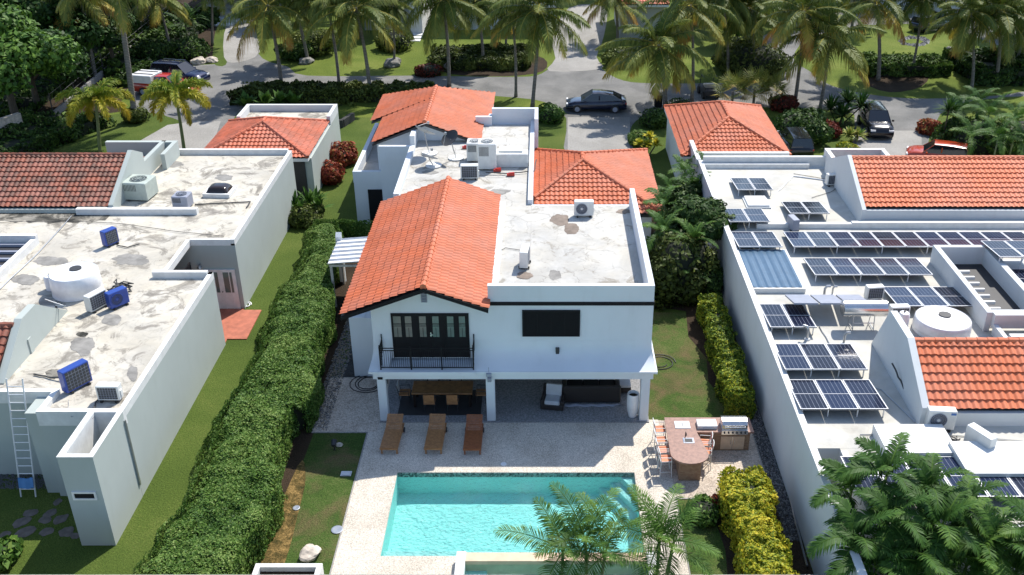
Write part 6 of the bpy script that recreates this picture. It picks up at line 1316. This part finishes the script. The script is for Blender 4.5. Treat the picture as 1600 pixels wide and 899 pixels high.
# fan palm / dracaena / strap leaved plants
def starburst(name, label, c, r, n, heads, mat, w=.05, tint=.4, group=None, cat='plant', hh=0.0, el0=-.2, el1=1.4, stem=True, fold=.3):
    A = thing(name, label, cat, c, 0, group); V, F, T_ = [], [], []; q = MB()
    for (hx, hy, hz) in heads:
        if stem: q.tube([(hx*.2, hy*.2, 0), (hx*.6, hy*.6, hz*.5), (hx, hy, hz)], [.06, .05, .045], 6)
        for k in range(n):
            az = random.uniform(0, 6.28); el = random.uniform(el0, el1); d = Vector((math.cos(az)*math.cos(el), math.sin(az)*math.cos(el), math.sin(el))); l = r*random.uniform(.7, 1.1); s = d.cross(Vector((0, 0, 1))).normalized()*w
            o = Vector((hx, hy, hz)); m1 = o+d*l*.55; e = o+d*l*.95+Vector((0, 0, -fold*l*.4)); b = len(V); V += [o-s*.5, o+s*.5, m1-s, m1+s, e]; F += [(b, b+1, b+3, b+2), (b+2, b+3, b+4)]; t_ = tint+random.gauss(0, .15); T_ += [t_, t_+.08]
    if stem: q.build('stems', M['bark'], A, world=False)
    crown_mesh(V, F, T_, 'leaves', M[mat], A); return A
def fanpalm(label, c, heads, r, tint):
    A = thing('fan_palm', label, 'palm tree', c); V, F, T_ = [], [], []; q = MB(); rs = random.Random(4)
    for (hx, hy, hz) in heads:
        q.tube([(hx, hy, 0), (hx, hy, hz)], [.12, .1], 7)
        for k in range(14):
            az = k*2.4; el = R(75)-R(80)*k/13; d = Vector((math.cos(az)*math.cos(el), math.sin(az)*math.cos(el), math.sin(el))); c0 = Vector((hx, hy, hz))+d*r*.5; s = d.cross(Vector((0, 0, 1))).normalized(); u = s.cross(d)
            for j in range(22):
                a = -1.9+3.8*j/21; dd = (d*math.cos(a)+s*math.sin(a)).normalized(); e = c0+dd*r*.62*rs.uniform(.85, 1.05)+Vector((0, 0, -.25*r*abs(math.sin(a)))); w_2 = u.cross(dd)*.04; b = len(V); m1 = c0.lerp(e, .6); V += [c0, m1-w_2, m1+w_2, e]; F += [(b, b+1, b+2), (b+1, b+3, b+2)]; t_ = tint+rs.gauss(0, .08)+(.3 if k > 10 else 0); T_ += [t_, t_]
    q.build('trunk', M['trunk'], A, world=False); crown_mesh(V, F, T_, 'crown', M['palm'], A); return A
fanpalm('fan palm with pale green round leaves behind the small orange garage roof', G(1166, 168, 0), [(-1.2, 0, 1.3), (.6, .2, 1.6), (1.9, -.2, 1.2)], 1.9, .5)
g_ = 'spiky plants by the right driveways'
starburst('dracaena', 'spiky dark dracaena on a thin trunk left of the red bush, far right driveway', G(1470, 235, 0), 1.3, 90, [(0, 0, 3.0), (.5, .2, 2.6)], 'palm2', .05, .25, cat='plant')
starburst('pandanus', 'large dark strap leaved plant in the bed left of the black crossover', G(1310, 195, 0), 1.5, 70, [(-.8, 0, 1.2), (.6, .3, 1.7), (1.6, .1, 1.4), (.1, -.3, .8)], 'palm2', .09, .2)
starburst('agave', 'pale striped strap plant below the dark strap leaved one', G(1326, 222, 0), .9, 60, [(0, 0, .5), (.7, .2, .4)], 'palm2', .08, .95, stem=False)
starburst('bird_of_paradise', 'dark big leaved plants behind the white annex roof by the left drive', G(415, 172, 0), 1.5, 26, [(-1.5, 0, .3), (0, 0, .4), (1.3, .2, .4), (2.3, .1, .3)], 'leafhedge', .26, .45, stem=False, el0=.3)
starburst('ginger_plant', 'leggy plant with long arching leaves beside the sage garage wall', G(476, 345, 0), 1.3, 22, [(-.6, .3, .7), (.2, .6, .9), (.9, .2, .6), (0, -.2, .5), (.6, .9, .8)], 'leafhedge', .10, .35, stem=False, el0=.25)
starburst('croton', 'yellow leaved croton behind the villa garage corner', G(1010, 245, 0), .6, 50, [(0, 0, .8), (.6, -.3, 1.0), (-.5, .2, .8), (.2, .5, 1.3)], 'leafyel', .09, .75, cat='shrub')
# ---------------------------------------------------------------- hedges
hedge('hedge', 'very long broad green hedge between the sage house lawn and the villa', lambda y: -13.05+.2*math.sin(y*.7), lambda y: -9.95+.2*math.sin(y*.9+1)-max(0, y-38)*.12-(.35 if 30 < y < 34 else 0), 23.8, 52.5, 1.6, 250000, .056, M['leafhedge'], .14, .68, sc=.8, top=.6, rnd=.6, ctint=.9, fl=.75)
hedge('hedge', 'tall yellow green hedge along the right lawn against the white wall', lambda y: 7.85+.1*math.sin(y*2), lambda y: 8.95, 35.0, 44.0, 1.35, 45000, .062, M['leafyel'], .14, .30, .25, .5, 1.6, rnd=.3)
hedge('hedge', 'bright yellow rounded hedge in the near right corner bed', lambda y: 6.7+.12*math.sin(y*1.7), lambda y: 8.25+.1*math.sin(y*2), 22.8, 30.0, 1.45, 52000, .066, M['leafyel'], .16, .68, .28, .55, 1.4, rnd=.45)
hedge('hedge', 'dark hedge running along the near side of the road behind the left garage', lambda y: -26.5+(y-78)*.6, lambda y: -17.5+(y-78)*.6, 79.0, 82.0, 1.2, 16000, .14, M['leafolive'], .2, .35, .3, .6, rnd=.4)
hedge('hedge', 'short dark hedge behind the villa rear gable, right of the splayed palm base', lambda y: -17.2, lambda y: -9.5, 79.8, 82.2, 1.1, 11000, .14, M['leafolive'], .2, .38, .3, .6, rnd=.4)
hedge('hedge', 'clipped hedge between the rear gable and the side palms', lambda y: -7.5, lambda y: -4.2, 76.5, 78.4, 1.1, 6000, .13, M['leafhedge'], .15, .25, .3, .6, rnd=.4)
hedge('hedge', 'dark ground hedge along the front of the round island lawn', lambda y: 29.0, lambda y: 36.5, 87.5, 91.5, 1.1, 14000, .16, M['leafdark'], .3, .75, .3, .65, .7, rnd=.8)
hedge('hedge', 'dark mass of hedge at the right end of the island lawn', lambda y: 37.5, lambda y: 46, 84.5, 92, 1.5, 16000, .18, M['leafdark'], .35, .45, .3, .65, .6, rnd=1)
hedge('hedge', 'dark planting bed hedge in front of the long pale house', lambda y: -10.5, lambda y: -1.5, 89.5, 95.5, .9, 16000, .16, M['leafolive'], .3, .35, .3, .7, .6, rnd=.8)
hedge('hedge', 'dark shrubbery along the fence at the left lawn edge', lambda y: -45+(y-62)*.25, lambda y: -38.5+(y-62)*.42, 62, 74, 1.2, 16000, .15, M['leafdark'], .35, .5, .3, .65, .6, rnd=.8)
# ---------------------------------------------------------------- shrubs
def pb(u, v): return tuple(G(u, v, 0))
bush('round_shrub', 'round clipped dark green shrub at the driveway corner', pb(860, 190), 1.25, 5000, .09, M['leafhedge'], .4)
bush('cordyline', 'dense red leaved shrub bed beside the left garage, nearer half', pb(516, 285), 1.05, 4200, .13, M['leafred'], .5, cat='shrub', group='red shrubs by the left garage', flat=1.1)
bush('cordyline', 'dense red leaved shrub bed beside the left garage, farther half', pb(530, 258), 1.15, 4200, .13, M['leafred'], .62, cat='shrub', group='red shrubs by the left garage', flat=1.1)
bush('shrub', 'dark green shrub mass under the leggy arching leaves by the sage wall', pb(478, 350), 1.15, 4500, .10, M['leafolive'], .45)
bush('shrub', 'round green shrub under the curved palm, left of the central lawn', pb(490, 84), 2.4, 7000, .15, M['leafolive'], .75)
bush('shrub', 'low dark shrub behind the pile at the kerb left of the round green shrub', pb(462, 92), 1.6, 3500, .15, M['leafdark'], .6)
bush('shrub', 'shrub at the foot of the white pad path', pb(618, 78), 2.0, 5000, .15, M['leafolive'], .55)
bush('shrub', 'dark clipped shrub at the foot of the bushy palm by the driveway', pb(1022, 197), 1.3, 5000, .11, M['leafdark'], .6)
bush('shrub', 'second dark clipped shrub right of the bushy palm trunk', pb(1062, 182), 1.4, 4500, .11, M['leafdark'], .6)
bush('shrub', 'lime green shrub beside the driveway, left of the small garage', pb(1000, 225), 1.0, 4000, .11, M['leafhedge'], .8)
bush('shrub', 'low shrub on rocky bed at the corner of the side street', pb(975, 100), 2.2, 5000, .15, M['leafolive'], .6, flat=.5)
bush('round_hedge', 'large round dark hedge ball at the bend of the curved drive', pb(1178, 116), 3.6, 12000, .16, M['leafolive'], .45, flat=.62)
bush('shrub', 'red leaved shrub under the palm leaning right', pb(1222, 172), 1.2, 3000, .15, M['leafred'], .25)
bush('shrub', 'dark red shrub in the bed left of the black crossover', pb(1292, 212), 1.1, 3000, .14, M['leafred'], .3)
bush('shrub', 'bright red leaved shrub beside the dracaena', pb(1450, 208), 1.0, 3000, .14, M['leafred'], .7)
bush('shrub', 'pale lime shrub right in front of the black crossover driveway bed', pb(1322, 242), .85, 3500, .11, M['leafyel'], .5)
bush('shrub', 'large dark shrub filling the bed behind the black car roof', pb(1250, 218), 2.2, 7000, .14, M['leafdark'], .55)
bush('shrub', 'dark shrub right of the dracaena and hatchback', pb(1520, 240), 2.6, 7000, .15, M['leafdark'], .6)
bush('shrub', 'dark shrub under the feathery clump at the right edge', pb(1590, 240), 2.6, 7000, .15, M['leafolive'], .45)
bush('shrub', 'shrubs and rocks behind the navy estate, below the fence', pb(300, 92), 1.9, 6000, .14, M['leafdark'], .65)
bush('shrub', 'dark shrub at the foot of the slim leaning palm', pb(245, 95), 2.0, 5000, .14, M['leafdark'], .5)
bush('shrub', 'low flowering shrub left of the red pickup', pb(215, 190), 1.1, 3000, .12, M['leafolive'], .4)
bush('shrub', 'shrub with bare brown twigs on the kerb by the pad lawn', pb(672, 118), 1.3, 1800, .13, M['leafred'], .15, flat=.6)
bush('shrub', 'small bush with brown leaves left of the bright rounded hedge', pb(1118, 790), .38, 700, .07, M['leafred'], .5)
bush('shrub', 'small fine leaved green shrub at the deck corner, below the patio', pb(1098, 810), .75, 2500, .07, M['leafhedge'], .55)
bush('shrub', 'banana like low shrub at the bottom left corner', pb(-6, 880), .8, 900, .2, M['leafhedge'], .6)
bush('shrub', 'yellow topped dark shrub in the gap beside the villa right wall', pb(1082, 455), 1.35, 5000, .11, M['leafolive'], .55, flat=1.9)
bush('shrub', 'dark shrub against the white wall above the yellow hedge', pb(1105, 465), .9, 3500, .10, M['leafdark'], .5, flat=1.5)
# ---------------------------------------------------------------- broadleaf trees
broadtree('broadleaf_tree', 'dark tree crown rising behind the feathery palms, between the two orange garage roofs', (8.3, 55, 0), 3.0, 1.5, 9000, .12, M['leafdark'], .5, nc=14)
bush('tall_shrub', 'tall leafy shrub filling the gap right of the cracked upper roof', (6.9, 46.0, 0), 1.55, 9000, .14, M['leafolive'], .2, flat=1.9, clumps=9)
clump('areca_palm', 'palm fronds poking out of the gap right of the cracked upper roof', [(6.2, 47.5, 3.2, .1, 0), (7.6, 46.8, 3.0, .2, 0), (6.6, 50.5, 3.4, 0, 0)], 'palm2', 1.6, 8, .45, .06, 61, 85, .4)
bush('shrub', 'dark shrub under the tree beside the villa right wall, farther one', (6.2, 48.5, 0), 1.3, 4500, .11, M['leafdark'], .45, flat=1.5)
bush('shrub', 'dark shrub against the villa right wall, at the end of the path slabs', (5.6, 46.2, 0), 1.0, 3500, .10, M['leafdark'], .35, flat=1.4)
GT = 'dark broadleaf trees of the left wood'
broadtree('broadleaf_tree', 'dark broadleaf tree overhanging the white wall beside the villa garage', (8.35, 49.0, 0), 4.3, 2.1, 16000, .13, M['leafdark'], .5, nc=16)
for k, (u, v, H_, r, lb, tb) in enumerate([
  (30, 205, 9, 5.0, 'big sunlit broadleaf tree at the left edge, nearest the stone wall', .72),
  (-40, 130, 11, 6.0, 'broadleaf tree cut by the left edge above the stone wall', .6),
  (95, 120, 8, 5.0, 'very dark broadleaf tree behind the left foxtail palm', .3),
  (30, 70, 10, 6.0, 'broadleaf tree in the top left corner', .5),
  (150, 70, 8, 5.0, 'dark broadleaf tree left of the very tall palm trunk', .35),
  (215, 50, 7, 4.2, 'dark tree right of the very tall palm trunk', .4),
  (110, 20, 10, 6.5, 'tall dark tree at the top edge left of the very tall palm', .35),
  (270, 25, 7, 4.5, 'tree behind the cycads at the top edge', .45)]):
    broadtree('broadleaf_tree', lb, pb(u, v), H_, r, 15000, .24, M['leaftree'], tb, GT, nc=18)
for k, (u, v, H_, r, lb) in enumerate([(60, 170, 6, 4.2, 'shadowed broadleaf tree beside the fence, below the sunlit one'), (0, 110, 9, 5.5, 'broadleaf tree filling the left edge between its neighbours'), (60, 110, 7, 5, 'low dark tree between the slim palm and the left edge'), (180, 110, 5, 3.4, 'small dark tree right of the slim palm trunk'), (40, 30, 10, 6, 'tall tree touching the top edge near the left corner'), (165, 20, 9, 5.5, 'dark tree at the top edge above the slim palm'), (225, 15, 7, 5, 'dark tree at the top edge beside the leaning palm')]):
    broadtree('broadleaf_tree', lb, pb(u, v), H_, r, 11000, .22, M['leaftree'], .25, GT, nc=16)
for (x0, x1, ya, yb, lb) in [(-62, -41, 70, 84, 'dark undergrowth under the left wood, nearest the stone wall'), (-75, -42, 84, 105, 'dark undergrowth deep in the left wood'), (-42, -35.5, 88, 112, 'dark undergrowth between the fence and the garden steps'), (-37.5, -33.8, 84.5, 90, 'dark undergrowth behind the navy estate car')]:
    hh = hedge('undergrowth', lb, lambda y: x0, lambda y: x1, ya, yb, .7, 9000, .24, M['leafdark'], .5, .45, .3, .8, .5, rnd=1.2, cat='undergrowth')
GB = 'trees behind the far houses'
for k, (u, v, H_, r, lb) in enumerate([(395, 22, 7, 4.5, 'dense tree behind the round shrub at the top edge, left of the grey house'), (450, 40, 6, 4, 'dark tree in front of the grey house left side'), (560, 60, 5, 3.2, 'small dark tree below the grey house wall'), (1085, 40, 7, 4.5, 'dark tree behind the palm with orange fronds, top edge'), (1260, 25, 7, 4.5, 'dark tree beyond the curved drive'), (1500, 10, 7, 4.5, 'tree behind the parked dark cars'), (1590, 60, 6, 4.0, 'dark tree under the largest crowned palm'), (1150, 75, 4.5, 3, 'small tree by the bend of the curved drive'), (905, -8, 6, 5, 'tree closing the far end of the side street'), (1400, -10, 8, 5, 'tall tree beyond the pale house at the top right')]):
    broadtree('broadleaf_tree', lb, pb(u, v), H_, r, 9000, .26, M['leaftree'], .42, GB, nc=14)
# ---------------------------------------------------------------- rocks
for i, (u, v, s, lb) in enumerate([(613, 104, .9, 'large grey rock at the kerb below the pad path'), (698, 108, .8, 'grey rock at the foot of the palm in front of the lawn bed'), (478, 100, .7, 'dark rock at the base of the curved palm'), (960, 98, .6, 'dark rock in the shrub bed at the side street corner'), (312, 100, .7, 'pale rock behind the navy estate, right of two'), (330, 98, .6, 'pale rock at the tip of the narrow left lawn'), (362, 30, .8, 'big pale rock beside the white garden steps'), (1449, 47, .9, 'white rock beside the two dark cars'), (1483, 78, .35, 'small dark rock on the island lawn')]):
    rock(lb, u, v, s, M['rock'] if i not in (4, 5, 6, 7) else M['whiterock'])
q = MB(); rr = random.Random(9)
for i in range(150):
    a = rr.uniform(0, 6.28); f = rr.uniform(.55, 1)**.5; c = G(1428+22*f*math.cos(a), 66+7*f*math.sin(a), 0); s = rr.uniform(.15, .32); k = len(q.v)
    q.v += [(c.x+s*math.cos(t_)*rr.uniform(.7, 1.1), c.y+s*math.sin(t_)*rr.uniform(.7, 1.1), 0) for t_ in [j*1.257 for j in range(5)]]+[(c.x, c.y, s*.8)]; q.f += [(k+j, k+(j+1) % 5, k+5) for j in range(5)]; q.m += [rr.randrange(2)]*5
tag(q.build('rock_bed', [M['peb2'], M['peb1']]), 'low ring of grey rocks on the island lawn', 'rocks', kind='stuff')
